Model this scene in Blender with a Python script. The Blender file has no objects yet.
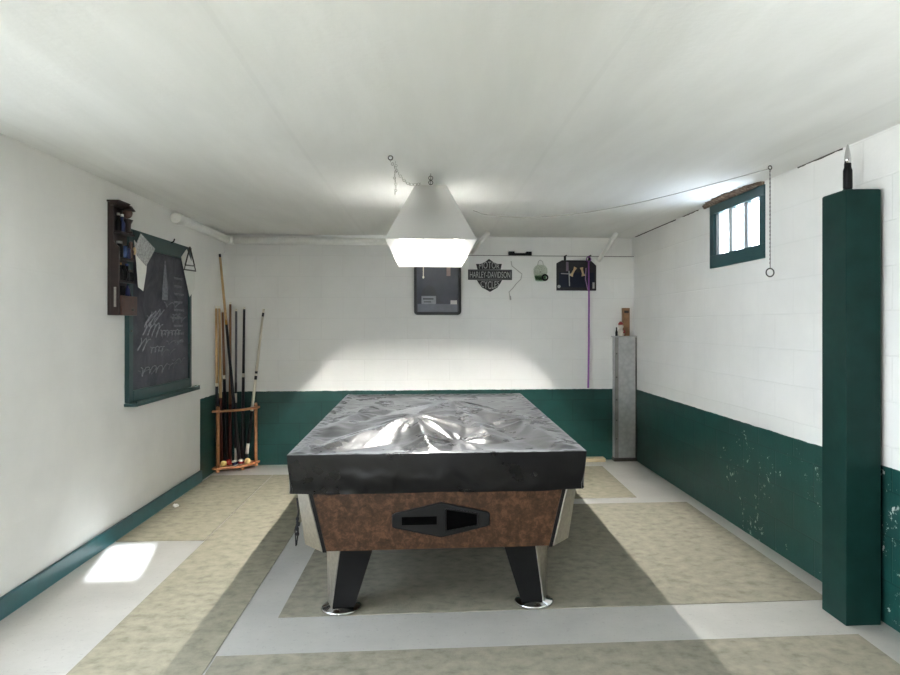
import bpy, bmesh, math, random
from mathutils import Vector, Matrix, noise
random.seed(7)
S = bpy.context.scene
COL = S.collection
PI = math.pi

# ------------------------------------------------------------------ frame of the room
# x to the right wall, y to the back wall, z up; floor at z = 0, viewer stands at (0, 0, 1.33)
F, TH, PX, PY, EYE = 680.0, math.radians(4.5), 482.0, 325.0, 1.33
LW, RW, BW, CZ, REAR = -1.935, 2.03, 6.6, 2.2, -1.2

def ray(u, v):
    a = (u - PX) / F
    return (a * math.cos(TH) + math.sin(TH), -a * math.sin(TH) + math.cos(TH), -(v - PY) / F)
def on_x(u, v, X):
    d = ray(u, v); t = X / d[0]; return Vector((X, d[1] * t, EYE + d[2] * t))
def on_y(u, v, Y):
    d = ray(u, v); t = Y / d[1]; return Vector((d[0] * t, Y, EYE + d[2] * t))
def on_z(u, v, Z=0.0):
    d = ray(u, v); t = (Z - EYE) / d[2]; return Vector((d[0] * t, d[1] * t, Z))

# ------------------------------------------------------------------ materials
def lin(c):
    return tuple((x / 255 / 12.92) if x / 255 <= 0.04045 else ((x / 255 + 0.055) / 1.055) ** 2.4 for x in c) + (1.0,)

class NT:
    def __init__(s, name):
        s.m = bpy.data.materials.new(name); s.m.use_nodes = True
        s.t = s.m.node_tree; s.n = s.t.nodes; s.l = s.t.links
        s.b = s.n['Principled BSDF']
        s.tc = None
    def node(s, typ, **kw):
        k = s.n.new(typ)
        for a, b in kw.items(): setattr(k, a, b)
        return k
    def link(s, a, b): s.l.new(a, b)
    def coord(s):
        if s.tc is None: s.tc = s.node('ShaderNodeTexCoord')
        return s.tc.outputs['Object']
    def scaled(s, sc, rot=(0, 0, 0)):
        mp = s.node('ShaderNodeMapping'); mp.inputs['Scale'].default_value = sc
        mp.inputs['Rotation'].default_value = rot
        s.link(s.coord(), mp.inputs['Vector']); return mp.outputs['Vector']
    def noise(s, scale, detail=4, rough=0.55, vec=None, dist=0.0):
        k = s.node('ShaderNodeTexNoise'); k.inputs['Scale'].default_value = scale
        k.inputs['Detail'].default_value = detail; k.inputs['Roughness'].default_value = rough
        k.inputs['Distortion'].default_value = dist
        s.link(vec or s.coord(), k.inputs['Vector']); return k.outputs['Fac']
    def ramp(s, fac, stops):
        k = s.node('ShaderNodeValToRGB'); e = k.color_ramp.elements
        while len(e) < len(stops): e.new(0.5)
        for i, (p, c) in enumerate(stops): e[i].position = p; e[i].color = c
        s.link(fac, k.inputs['Fac']); return k.outputs['Color']
    def math(s, op, a, b=None, c=None):
        k = s.node('ShaderNodeMath', operation=op)
        for i, x in enumerate((a, b, c)):
            if x is None: continue
            if isinstance(x, (int, float)): k.inputs[i].default_value = x
            else: s.link(x, k.inputs[i])
        return k.outputs[0]
    def mix(s, fac, a, b, blend='MIX'):
        k = s.node('ShaderNodeMix', data_type='RGBA', blend_type=blend)
        for i, x in ((0, fac), (6, a), (7, b)):
            if isinstance(x, (int, float)): k.inputs[i].default_value = x
            elif isinstance(x, tuple): k.inputs[i].default_value = x
            else: s.link(x, k.inputs[i])
        return k.outputs[2]
    def bump(s, h, strength=0.3, dist=0.01, normal=None):
        k = s.node('ShaderNodeBump'); k.inputs['Strength'].default_value = strength
        k.inputs['Distance'].default_value = dist; s.link(h, k.inputs['Height'])
        if normal is not None: s.link(normal, k.inputs['Normal'])
        s.link(k.outputs['Normal'], s.b.inputs['Normal']); return k.outputs['Normal']
    def set(s, rough=None, metal=None, spec=None, color=None, **kw):
        if rough is not None: s.b.inputs['Roughness'].default_value = rough
        if metal is not None: s.b.inputs['Metallic'].default_value = metal
        if spec is not None: s.b.inputs['Specular IOR Level'].default_value = spec
        if color is not None:
            if isinstance(color, tuple): s.b.inputs['Base Color'].default_value = color
            else: s.link(color, s.b.inputs['Base Color'])
        for k, v in kw.items(): s.b.inputs[k.replace('_', ' ')].default_value = v
        return s

_plain = {}
def plain(name, rgb, rough=0.5, metal=0.0, spec=0.5, var=0.12, nscale=18.0, bump=0.0):
    """a solid colour with a little wear in it"""
    if name in _plain: return _plain[name]
    k = NT(name); c = lin(rgb)
    lo = tuple(x * (1 - var) for x in c[:3]) + (1,); hi = tuple(min(1, x * (1 + var)) for x in c[:3]) + (1,)
    nz = k.noise(nscale)
    k.set(rough=rough, metal=metal, spec=spec, color=k.ramp(nz, [(0.3, lo), (0.7, hi)]))
    if bump: k.bump(nz, bump, 0.004)
    _plain[name] = k.m; return k.m

GREEN = (22, 68, 63)
WHITE = (233, 232, 228)

def block_paint(name, axis, green=True, split_y=None, joint=0.5, chips=False, gcol=GREEN):
    """white painted block wall with a green dado; axis = horizontal axis of the wall"""
    k = NT(name)
    sep = k.node('ShaderNodeSeparateXYZ'); k.link(k.coord(), sep.inputs[0])
    comb = k.node('ShaderNodeCombineXYZ')
    k.link(sep.outputs[axis], comb.inputs[0]); k.link(sep.outputs[2], comb.inputs[1])
    # faint waviness so the joints are not ruler straight
    br = k.node('ShaderNodeTexBrick'); br.offset = 0.5
    br.inputs['Scale'].default_value = 1.0
    br.inputs['Brick Width'].default_value = 0.406; br.inputs['Row Height'].default_value = 0.2
    br.inputs['Mortar Size'].default_value = 0.005; br.inputs['Mortar Smooth'].default_value = 0.6
    br.inputs['Color1'].default_value = (1, 1, 1, 1); br.inputs['Color2'].default_value = (0.93, 0.93, 0.93, 1)
    br.inputs['Mortar'].default_value = (0, 0, 0, 1)
    vadd = k.node('ShaderNodeVectorMath', operation='MULTIPLY_ADD')
    nzv = k.node('ShaderNodeTexNoise'); nzv.inputs['Scale'].default_value = 3.0
    k.link(k.coord(), nzv.inputs['Vector'])
    k.link(nzv.outputs['Color'], vadd.inputs[0]); vadd.inputs[1].default_value = (0.012, 0.012, 0)
    k.link(comb.outputs[0], vadd.inputs[2]); k.link(vadd.outputs[0], br.inputs['Vector'])
    big = k.noise(1.3, 5, 0.6); fine = k.noise(55, 3, 0.6); mid = k.noise(7, 4, 0.6)
    w = lin(WHITE); w2 = tuple(x * 0.90 for x in w[:3]) + (1,)
    white = k.ramp(big, [(0.3, w2), (0.62, w)])
    white = k.mix(k.math('MULTIPLY', br.outputs['Fac'], 0.16 * joint), white, lin((150, 148, 140)))
    col = white
    rough = 0.62
    if green:
        g = lin(gcol); g2 = tuple(x * 0.72 for x in g[:3]) + (1,)
        gc = k.ramp(mid, [(0.3, g2), (0.7, g)])
        gc = k.mix(k.math('MULTIPLY', br.outputs['Fac'], 0.8), gc, tuple(x * 0.5 for x in g[:3]) + (1,))
        if chips:
            ch = k.noise(22, 6, 0.75); patch = k.noise(2.6, 2, 0.5)
            cm = k.math('MULTIPLY', k.math('GREATER_THAN', ch, 0.62), k.math('MULTIPLY', k.math('GREATER_THAN', patch, 0.50), k.math('LESS_THAN', sep.outputs[1], 4.6)))
            gc = k.mix(cm, gc, lin((190, 195, 188)))
        edge = k.math('ADD', sep.outputs[2], k.math('MULTIPLY', k.math('SUBTRACT', k.noise(14, 3), 0.5), 0.012))
        isg = k.math('LESS_THAN', edge, 0.70)
        if split_y is not None:
            isg = k.math('MULTIPLY', isg, k.math('GREATER_THAN', sep.outputs[1], split_y))
        col = k.mix(isg, white, gc)
        rr = k.math('MULTIPLY_ADD', isg, -0.24, 0.66); k.link(rr, k.b.inputs['Roughness'])
    else:
        k.b.inputs['Roughness'].default_value = 0.66
    k.set(color=col, spec=0.4)
    h = k.math('ADD', k.math('MULTIPLY', br.outputs['Fac'], -0.8 * joint), k.math('MULTIPLY', fine, 0.25))
    h = k.math('ADD', h, k.math('MULTIPLY', mid, 0.3))
    k.bump(h, 0.35, 0.008)
    return k.m

M = {}
M['wall_back'] = block_paint('painted_block_back', 0, joint=0.4)
M['wall_right'] = block_paint('painted_block_right', 1, joint=0.4, chips=True)
M['wall_left'] = block_paint('painted_wall_left', 1, split_y=5.947, joint=0.08)
M['wall_plain'] = block_paint('painted_wall_plain', 0, green=False, joint=0.3)

k = NT('ceiling_plaster')
st = k.noise(1.0, 5, 0.6, k.scaled((2.2, 0.5, 1)), 0.4); st2 = k.noise(1.0, 4, 0.6, k.scaled((14, 1.2, 1)))
wv = k.node('ShaderNodeTexWave', wave_type='BANDS', bands_direction='X', wave_profile='SIN')
wv.inputs['Scale'].default_value = 0.26; wv.inputs['Distortion'].default_value = 0.25; wv.inputs['Detail'].default_value = 1
k.link(k.coord(), wv.inputs['Vector'])
seam = k.math('GREATER_THAN', wv.outputs['Fac'], 0.9992)
c = k.ramp(st, [(0.3, lin((224, 224, 220))), (0.7, lin((240, 240, 237)))])
c = k.mix(k.math('MULTIPLY', st2, 0.12), c, lin((170, 168, 160)))
c = k.mix(k.math('MULTIPLY', seam, 0.06), c, lin((170, 170, 165)))
k.set(color=c, rough=0.8, spec=0.25)
k.bump(k.math('ADD', k.math('MULTIPLY', st2, 0.5), k.noise(40, 3)), 0.2, 0.006)
M['ceiling'] = k.m

k = NT('worn_concrete')
n1 = k.noise(2.2, 6, 0.65); n2 = k.noise(42, 3, 0.7); n3 = k.noise(13, 6, 0.75)
c = k.ramp(n1, [(0.25, lin((150, 148, 142))), (0.7, lin((172, 170, 164)))])
c = k.mix(k.math('MULTIPLY', k.math('GREATER_THAN', n2, 0.63), 0.35), c, lin((120, 118, 112)))
c = k.mix(k.math('MULTIPLY', n3, 0.22), c, lin((140, 140, 135)))
k.set(color=c, rough=0.3, spec=0.5); k.bump(n2, 0.12, 0.003)
M['concrete'] = k.m

def carpet_mat(name, a, b, cdark, seed):
    k = NT(name)
    off = k.node('ShaderNodeMapping'); off.inputs['Location'].default_value = (seed, seed * 2, 0)
    k.link(k.coord(), off.inputs['Vector']); v = off.outputs['Vector']
    sc = k.node('ShaderNodeMapping'); sc.inputs['Scale'].default_value = (15, 17, 1)
    k.link(v, sc.inputs['Vector'])
    n1 = k.noise(1.0, 5, 0.62, sc.outputs['Vector'], 0.15); n2 = k.noise(1.4, 3, 0.5, v); n3 = k.noise(170, 2, 0.6, v)
    c = k.ramp(n1, [(0.30, lin(cdark)), (0.46, lin(a)), (0.66, lin(b))])
    c = k.mix(k.math('MULTIPLY', n2, 0.35), c, lin(a))
    c = k.mix(k.math('MULTIPLY', n3, 0.18), c, lin(cdark))
    k.set(color=c, rough=0.85, spec=0.2); k.bump(n3, 0.35, 0.004)
    return k.m
M['carpet'] = carpet_mat('mottled_carpet_tan', (132, 127, 110), (149, 144, 126), (108, 103, 88), 0.0)
M['carpet2'] = carpet_mat('mottled_carpet_grey_tan', (127, 123, 109), (143, 138, 123), (103, 99, 86), 5.3)

k = NT('burl_laminate')
n1 = k.noise(34, 6, 0.75, None, 0.35); n2 = k.noise(9, 4, 0.6)
c = k.ramp(n1, [(0.32, lin((24, 15, 10))), (0.48, lin((58, 37, 24))), (0.62, lin((92, 64, 43)))])
c = k.mix(k.math('MULTIPLY', n2, 0.45), c, lin((48, 31, 21)))
k.set(color=c, rough=0.42, spec=0.25)
M['burl'] = k.m

k = NT('black_vinyl_cover')
n1 = k.noise(26, 5, 0.65, None, 0.6); n2 = k.noise(220, 2, 0.6)
k.set(color=k.ramp(n1, [(0.3, lin((8, 8, 10))), (0.7, lin((13, 13, 15)))]), spec=0.3, Sheen_Weight=0.38, Sheen_Roughness=0.3)
k.link(k.ramp(k.noise(6, 4, 0.6), [(0.3, (0.24,) * 3 + (1,)), (0.7, (0.36,) * 3 + (1,))]), k.b.inputs['Roughness'])
k.bump(k.math('ADD', n1, k.math('MULTIPLY', n2, 0.12)), 0.12, 0.005)
M['vinyl'] = k.m

M['black'] = plain('black_plastic', (13, 13, 14), 0.5, spec=0.2)
M['black_satin'] = plain('black_laminate', (9, 9, 10), 0.45, spec=0.2)
M['black_deep'] = plain('recess_shade_black', (2, 2, 2), 0.9, spec=0.03)  # near-black paints the shade inside the coin slot and ball opening
M['alu'] = plain('brushed_aluminium', (176, 172, 164), 0.36, 1.0, nscale=60)
M['chrome'] = plain('chrome', (205, 205, 205), 0.16, 1.0)
M['steel_dark'] = plain('dark_steel', (90, 88, 84), 0.4, 1.0)
M['green_paint'] = plain('satin_green_paint', (13, 42, 38), 0.5, spec=0.15, var=0.2, nscale=9, bump=0.15)
M['teal_paint'] = plain('gloss_teal_paint', (34, 86, 92), 0.32, var=0.15, nscale=9)
M['window_green'] = plain('window_green_paint', (22, 62, 66), 0.4)
M['frame_green'] = plain('chalkboard_green_paint', (24, 58, 58), 0.42)
M['white_paint'] = plain('white_gloss_paint', (215, 214, 208), 0.4, var=0.05)
M['white_bar'] = plain('white_bar_paint', (176, 180, 184), 0.5, var=0.04)
M['pvc'] = plain('white_painted_pipe', (236, 235, 230), 0.42, var=0.05)
M['rack_wood'] = plain('orange_brown_wood', (184, 126, 84), 0.42, var=0.25, nscale=22)
M['dark_wood'] = plain('dark_stained_wood', (38, 24, 20), 0.45, var=0.35, nscale=20)
M['mid_wood'] = plain('reddish_brown_wood', (74, 46, 36), 0.45, var=0.3, nscale=22)
M['pale_wood'] = plain('pale_plywood', (186, 170, 138), 0.6, var=0.12, nscale=14)
M['cue_tan'] = plain('maple_cue_wood', (186, 154, 110), 0.35, var=0.1)
M['cue_brown'] = plain('brown_cue_wood', (128, 88, 58), 0.35, var=0.15)
M['cue_dark'] = plain('dark_cue_butt', (22, 22, 28), 0.3)
M['cue_red'] = plain('mahogany_cue_butt', (92, 40, 30), 0.3)
M['cue_grey'] = plain('grey_cue_finish', (92, 94, 98), 0.35)
M['cue_white'] = plain('white_cue_finish', (224, 216, 200), 0.35, var=0.05)
M['brass'] = plain('brass_joint', (190, 150, 90), 0.3, 1.0)
M['ferrule'] = plain('ivory_ferrule', (226, 220, 205), 0.4, var=0.03)
M['paper'] = plain('white_paper', (222, 221, 216), 0.8, var=0.04)
M['print_grey'] = plain('grey_printed_paper', (168, 168, 168), 0.75, var=0.35, nscale=70)
M['purple'] = plain('purple_strap_webbing', (132, 78, 146), 0.7, var=0.15, nscale=40)
M['cord_grey'] = plain('grey_cord', (120, 118, 112), 0.7)
M['wire_pale'] = plain('pale_wire', (172, 170, 163), 0.5)
M['red'] = plain('red_paint', (150, 34, 34), 0.4)
M['navy'] = plain('navy_paint', (34, 42, 86), 0.4)
M['blue'] = plain('blue_glaze', (66, 84, 128), 0.25)
M['beige'] = plain('beige_wood', (196, 170, 128), 0.55)
M['navy_felt'] = plain('navy_felt', (22, 28, 44), 0.85)
M['sign_black'] = plain('black_enamel', (14, 14, 15), 0.4)
M['sign_grey'] = plain('pale_grey_lettering', (168, 167, 163), 0.5, var=0.04)
M['label_ink'] = plain('label_ink', (60, 60, 64), 0.7)
M['crumble'] = None

k = NT('galvanised_steel')
vo = k.node('ShaderNodeTexVoronoi'); vo.inputs['Scale'].default_value = 26
k.link(k.coord(), vo.inputs['Vector'])
n1 = k.noise(6, 5, 0.6)
c = k.mix(n1, lin((172, 172, 170)), lin((198, 198, 196)))
c = k.mix(k.math('MULTIPLY', vo.outputs['Distance'], 0.5), c, lin((130, 130, 130)))
k.set(color=c, rough=0.5, metal=0.25); M['galv'] = k.m

k = NT('bare_broken_masonry')
n1 = k.noise(38, 6, 0.75)
k.set(color=k.ramp(n1, [(0.3, lin((60, 46, 38))), (0.5, lin((124, 102, 84))), (0.68, lin((176, 160, 140)))]), rough=0.95)
k.bump(n1, 1.0, 0.02); M['crumble'] = k.m

k = NT('slate_with_chalk_dust')
n1 = k.noise(3.2, 6, 0.7, None, 1.5); n2 = k.noise(1.0, 5, 0.7, k.scaled((1, 8, 20)), 1.0)
c = k.ramp(n1, [(0.35, lin((52, 52, 60))), (0.7, lin((92, 92, 100)))])
c = k.mix(k.math('MULTIPLY', n2, 0.35), c, lin((66, 66, 74)))
k.set(color=c, rough=0.7, spec=0.3); M['slate'] = k.m
M['chalk'] = plain('chalk_mark', (134, 134, 140), 0.9, var=0.3, nscale=60)
M['chalk_faint'] = plain('faint_chalk_mark', (112, 112, 119), 0.9, var=0.3, nscale=60)

k = NT('smoky_board'); n1 = k.noise(4, 5, 0.6)
k.set(color=k.ramp(n1, [(0.3, lin((62, 64, 74))), (0.7, lin((88, 90, 100)))]), rough=0.22, spec=0.5); M['board'] = k.m

def pane(name, tint, gl=0.06):
    k = NT(name); k.n.remove(k.b)
    out = k.n['Material Output']
    tr = k.node('ShaderNodeBsdfTransparent'); tr.inputs['Color'].default_value = tint
    go = k.node('ShaderNodeBsdfGlossy'); go.inputs['Roughness'].default_value = 0.03
    mx = k.node('ShaderNodeMixShader'); mx.inputs[0].default_value = gl
    k.link(tr.outputs[0], mx.inputs[1]); k.link(go.outputs[0], mx.inputs[2]); k.link(mx.outputs[0], out.inputs['Surface'])
    return k.m
M['glass'] = pane('window_glass', (0.97, 0.98, 1.0, 1))
M['jar_clear'] = pane('clear_jar_glass', (0.95, 0.97, 0.94, 1), 0.10)
M['jar_green'] = pane('green_jar_glass', (0.66, 0.80, 0.66, 1), 0.10)

k = NT('white_lamp_shade')
k.b.inputs['Base Color'].default_value = lin((196, 195, 190)); k.b.inputs['Roughness'].default_value = 0.5
out = k.n['Material Output']
tl = k.node('ShaderNodeBsdfTranslucent'); tl.inputs['Color'].default_value = (0.86, 0.87, 0.87, 1)
mx = k.node('ShaderNodeMixShader'); mx.inputs[0].default_value = 0.44
k.link(k.b.outputs[0], mx.inputs[1]); k.link(tl.outputs[0], mx.inputs[2]); k.link(mx.outputs[0], out.inputs['Surface'])
M['shade'] = k.m

def emit(name, rgb, strength):
    k = NT(name); k.set(color=(0.8, 0.8, 0.8, 1))
    k.b.inputs['Emission Color'].default_value = rgb; k.b.inputs['Emission Strength'].default_value = strength
    return k.m
M['bulb'] = emit('lit_bulb', (1.0, 0.98, 0.945, 1), 1120.0)
M['tube'] = emit('fill_tube_glow', (0.89, 0.95, 1.0, 1), 215.0)  # emission of the added, unseen fill tube

k = NT('sunlit_snowy_ground'); n1 = k.noise(3, 5)
k.set(color=k.ramp(n1, [(0.3, lin((205, 208, 212))), (0.7, lin((228, 230, 234)))]), rough=0.9); M['ground'] = k.m

def ball_mat(name, rgb, striped=False):
    k = NT(name); c = lin(rgb)
    if striped:
        sep = k.node('ShaderNodeSeparateXYZ'); k.link(k.coord(), sep.inputs[0])
        f = k.math('LESS_THAN', k.math('ABSOLUTE', sep.outputs[2]), 0.013)
        k.set(color=k.mix(f, lin((228, 224, 210)), c))
    else:
        k.set(color=c)
    k.set(rough=0.12, spec=0.6); return k.m

# ------------------------------------------------------------------ mesh helpers
def add_box(bm, lo, hi, mat=None):
    lo, hi = Vector(lo), Vector(hi)
    vs = [bm.verts.new((x, y, z)) for x in (lo.x, hi.x) for y in (lo.y, hi.y) for z in (lo.z, hi.z)]
    if mat is not None:
        for v in vs: v.co = mat @ v.co
    for f in ((0, 1, 3, 2), (4, 6, 7, 5), (0, 4, 5, 1), (2, 3, 7, 6), (0, 2, 6, 4), (1, 5, 7, 3)):
        bm.faces.new([vs[i] for i in f])
    return bm
def box(lo, hi, mat=None): return add_box(bmesh.new(), lo, hi, mat)

def add_loft(bm, rings, cap=True, closed=True):
    R = [[bm.verts.new(p) for p in r] for r in rings]
    n = len(R[0])
    for a, b in zip(R, R[1:]):
        for i in range(n if closed else n - 1):
            j = (i + 1) % n; bm.faces.new((a[i], a[j], b[j], b[i]))
    if cap:
        bm.faces.new(list(reversed(R[0]))); bm.faces.new(R[-1])
    return bm
def loft(rings, cap=True): return add_loft(bmesh.new(), rings, cap)

def add_tube(bm, pts, r, n=10):
    pts = [Vector(p) for p in pts]
    rs = r if isinstance(r, (list, tuple)) else [r] * len(pts)
    up = None; rings = []
    for i, p in enumerate(pts):
        d = (pts[min(i + 1, len(pts) - 1)] - pts[max(i - 1, 0)])
        d = d.normalized() if d.length > 1e-9 else Vector((0, 0, 1))
        if up is None:
            up = d.cross(Vector((0.31, 0.2, 0.93)))
            if up.length < 1e-3: up = d.cross(Vector((1, 0, 0)))
        up = (up - d * up.dot(d)).normalized(); w = d.cross(up)
        rings.append([p + (up * math.cos(2 * PI * q / n) + w * math.sin(2 * PI * q / n)) * rs[i] for q in range(n)])
    return add_loft(bm, rings)
def tube(pts, r, n=10): return add_tube(bmesh.new(), pts, r, n)

def add_lathe(bm, prof, c=(0, 0, 0), n=24):
    c = Vector(c)
    return add_loft(bm, [[c + Vector((max(r, 1e-4) * math.cos(2 * PI * q / n), max(r, 1e-4) * math.sin(2 * PI * q / n), z)) for q in range(n)] for r, z in prof])
def lathe(prof, c=(0, 0, 0), n=24): return add_lathe(bmesh.new(), prof, c, n)

def add_prism(bm, poly, vec):
    vec = Vector(vec); poly = [Vector(p) for p in poly]
    return add_loft(bm, [poly, [p + vec for p in poly]])
def prism(poly, vec): return add_prism(bmesh.new(), poly, vec)

def add_ring(bm, c, R, r, axis='y', n=20, m=8):
    c = Vector(c); rings = []
    for i in range(n):
        a = 2 * PI * i / n; ring = []
        for j in range(m):
            b = 2 * PI * j / m; rr = R + r * math.cos(b); o = r * math.sin(b)
            p = {'y': (rr * math.cos(a), o, rr * math.sin(a)), 'x': (o, rr * math.cos(a), rr * math.sin(a)), 'z': (rr * math.cos(a), rr * math.sin(a), o)}[axis]
            ring.append(bm.verts.new(c + Vector(p)))
        rings.append(ring)
    for i in range(n):
        a, b = rings[i], rings[(i + 1) % n]
        for j in range(m): bm.faces.new((a[j], a[(j + 1) % m], b[(j + 1) % m], b[j]))
    return bm
def ring(c, R, r, axis='y', n=20, m=8): return add_ring(bmesh.new(), c, R, r, axis, n, m)

def add_ball(bm, c, r, sc=(1, 1, 1), n=16):
    bmesh.ops.create_uvsphere(bm, u_segments=n, v_segments=max(6, n // 2), radius=r,
                              matrix=Matrix.Translation(c) @ Matrix.Diagonal((*sc, 1)))
    return bm
def ballm(c, r, sc=(1, 1, 1), n=16): return add_ball(bmesh.new(), c, r, sc, n)

def obj(name, bm, mat, parent=None, smooth=False, bevel=0.0, solid=0.0, world=True):
    """link a bmesh (in room coordinates) as ONE mesh object; under a parent it is moved to the parent's own frame"""
    bmesh.ops.recalc_face_normals(bm, faces=bm.faces)
    org = Vector((0, 0, 0))
    if parent is not None and world:
        p = parent
        while p is not None: org = org + p.location; p = p.parent
    loc = Vector((0, 0, 0))
    if parent is None:
        lo = Vector([min(v.co[i] for v in bm.verts) for i in range(3)]); hi = Vector([max(v.co[i] for v in bm.verts) for i in range(3)])
        loc = Vector(((lo.x + hi.x) / 2, (lo.y + hi.y) / 2, lo.z)); org = loc
        if name.startswith(('wall_', 'floor', 'ceiling', 'trim', 'baseboard', 'carpet')): loc = org = Vector((0, 0, 0))
    bmesh.ops.translate(bm, verts=bm.verts, vec=-org)
    me = bpy.data.meshes.new(name); bm.to_mesh(me); bm.free()
    me.materials.append(mat)
    if smooth:
        for p in me.polygons: p.use_smooth = True
    o = bpy.data.objects.new(name, me); COL.objects.link(o); o.location = loc
    if parent is not None: o.parent = parent
    if bevel:
        b = o.modifiers.new('edge', 'BEVEL'); b.width = bevel; b.segments = 2; b.limit_method = 'ANGLE'
    if solid:
        s_ = o.modifiers.new('sheet', 'SOLIDIFY'); s_.thickness = solid; s_.offset = 0
    return o
def tag(o, label, cat, group=None):
    o['label'] = label; o['category'] = cat
    if group: o['group'] = group
    return o
def thing(name, label, cat, loc, group=None):
    o = bpy.data.objects.new(name, None); o.empty_display_size = 0.05; COL.objects.link(o); o.location = loc
    return tag(o, label, cat, group)
def struct(name, bm, mat, bevel=0.0):
    o = obj(name, bm, mat, None, bevel=bevel); o['kind'] = 'structure'; return o
def lab(o, text): o['label'] = text; return o

def text_bm(body, x0, x1, z0, z1, y, depth, arch=0.0):
    """lettering that faces the room (towards -y), fitted into a rectangle on the back wall"""
    cu = bpy.data.curves.new('lettering', 'FONT'); cu.body = body; cu.resolution_u = 3; cu.space_character = 1.02
    t = bpy.data.objects.new('lettering', cu); COL.objects.link(t)
    bpy.context.view_layer.update()
    me = t.evaluated_get(bpy.context.evaluated_depsgraph_get()).to_mesh()
    bm = bmesh.new(); bm.from_mesh(me)
    bpy.data.objects.remove(t); bpy.data.curves.remove(cu)
    bmesh.ops.remove_doubles(bm, verts=bm.verts, dist=1e-5)
    xs = [v.co.x for v in bm.verts]; ys = [v.co.y for v in bm.verts]
    ax, bx_, ay, by = min(xs), max(xs), min(ys), max(ys)
    for v in bm.verts:
        u = (v.co.x - ax) / (bx_ - ax); w = (v.co.y - ay) / (by - ay)
        k_ = 1 - (2 * u - 1) ** 2
        if arch >= 0: zz = z0 + w * (z1 - z0) * (1 - arch + arch * k_)       # taller in the middle, flat foot
        else: zz = z1 - (1 - w) * (z1 - z0) * (1 + arch - arch * k_)       # flat head, hangs lower in the middle
        v.co = Vector((x0 + u * (x1 - x0), y, zz))
    r = bmesh.ops.extrude_face_region(bm, geom=bm.faces[:])
    bmesh.ops.translate(bm, verts=[g for g in r['geom'] if isinstance(g, bmesh.types.BMVert)], vec=(0, -depth, 0))
    return bm

# ------------------------------------------------------------------ the room shell
T = 0.2
struct('floor', box((LW - T, REAR - T, -0.1), (RW + T, BW + 0.4, 0)), M['concrete'])
struct('ceiling', box((LW - T, REAR - T, CZ), (RW + T, BW + 0.4, CZ + 0.1)), M['ceiling'])
TL = 0.12; AY0, AY1, AZ0, AZ1 = 1.75, 3.12, 0.75, 1.85
bm = box((LW - TL, REAR, 0), (LW, AY0, CZ)); add_box(bm, (LW - TL, AY1, 0), (LW, BW + 0.3, CZ))
add_box(bm, (LW - TL, AY0, 0), (LW, AY1, AZ0)); add_box(bm, (LW - TL, AY0, AZ1), (LW, AY1, CZ))
struct('wall_left', bm, M['wall_left'])
bm = box((LW, BW, 0), (RW, BW + 0.3, 2.008))
add_box(bm, (LW, BW + 0.07, 2.008), (RW, BW + 0.3, CZ))
struct('wall_back', bm, M['wall_back'])
WY0, WY1, WZ0, WZ1 = 3.962, 4.765, 1.735, 2.183
bm = box((RW, REAR, 0), (RW + T, WY0, CZ)); add_box(bm, (RW, WY1, 0), (RW + T, BW + 0.3, CZ))
add_box(bm, (RW, WY0, 0), (RW + T, WY1, WZ0)); add_box(bm, (RW, WY0, WZ1), (RW + T, WY1, CZ))
struct('wall_right', bm, M['wall_right'])
VX0, VX1, VZ0, VZ1 = -0.71, -0.43, 1.875, 2.12
bm = box((LW, REAR - 0.1, 0), (VX0, REAR, CZ)); add_box(bm, (VX1, REAR - 0.1, 0), (RW, REAR, CZ))
add_box(bm, (VX0, REAR - 0.1, 0), (VX1, REAR, VZ0)); add_box(bm, (VX0, REAR - 0.1, VZ1), (VX1, REAR, CZ))
struct('wall_rear', bm, plain('dark_low_bounce_wall', (70, 62, 54), 0.7))  # unseen rear wall, kept dark to cut bounce onto camera-facing surfaces
struct('baseboard_left', box((LW, REAR, 0), (LW + 0.02, 5.947, 0.098)), M['teal_paint'], 0.004)
# chipped masonry between window head and ceiling
bm = bmesh.new(); N = 40; top = []; bot = []
for i in range(N + 1):
    y = 3.97 + (4.86 - 3.97) * i / N
    top.append((y, CZ - 0.0005)); bot.append((y, WZ1 + 0.001 - 0.004 * random.random()))
rings = [[Vector((RW - 0.001, y, z)) for y, z in top] + [Vector((RW - 0.001, y, z)) for y, z in reversed(bot)]]
front = []
for p in rings[0]:
    t_ = (p.y - 3.97) / 0.89; e_ = math.sin(PI * min(1, max(0, t_))) ** 0.6
    d_ = (0.022 + 0.075 * e_ * (0.55 + 0.45 * random.random())) if p.z > CZ - 0.005 else 0.010 + 0.012 * random.random()
    front.append(Vector((RW - d_, p.y, p.z)))
rings.append(front)
struct('trim_1', loft(rings), M['crumble'])

bm = bmesh.new()
for ya, yb_ in ((3.19, 3.60), (4.98, 5.30), (5.45, 6.55)):
    n_ = 14; rr = [[Vector((RW - d, ya + (yb_ - ya) * i / n_, CZ - 0.0005 - hh * (0.5 + random.random()))) for i in range(n_ + 1)] for d, hh in ((0.003, 0.0), (0.003, 0.006), (0.0, 0.006), (0.0, 0.0))]
    for i in range(4): pass
    V = [[bm.verts.new(p) for p in r_] for r_ in rr]
    for a_ in range(4):
        for i in range(n_): bm.faces.new((V[a_][i], V[a_][i + 1], V[(a_ + 1) % 4][i + 1], V[(a_ + 1) % 4][i]))
struct('trim_2', bm, plain('dark_crack', (70, 66, 60), 0.9))
struct('trim_3', box((0.30, BW - 0.0015, 2.0035), (RW - 0.001, BW + 0.002, 2.0105)), plain('ledge_shade_line', (128, 126, 120), 0.9))  # grey strip paints the shade line along the ledge
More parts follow.
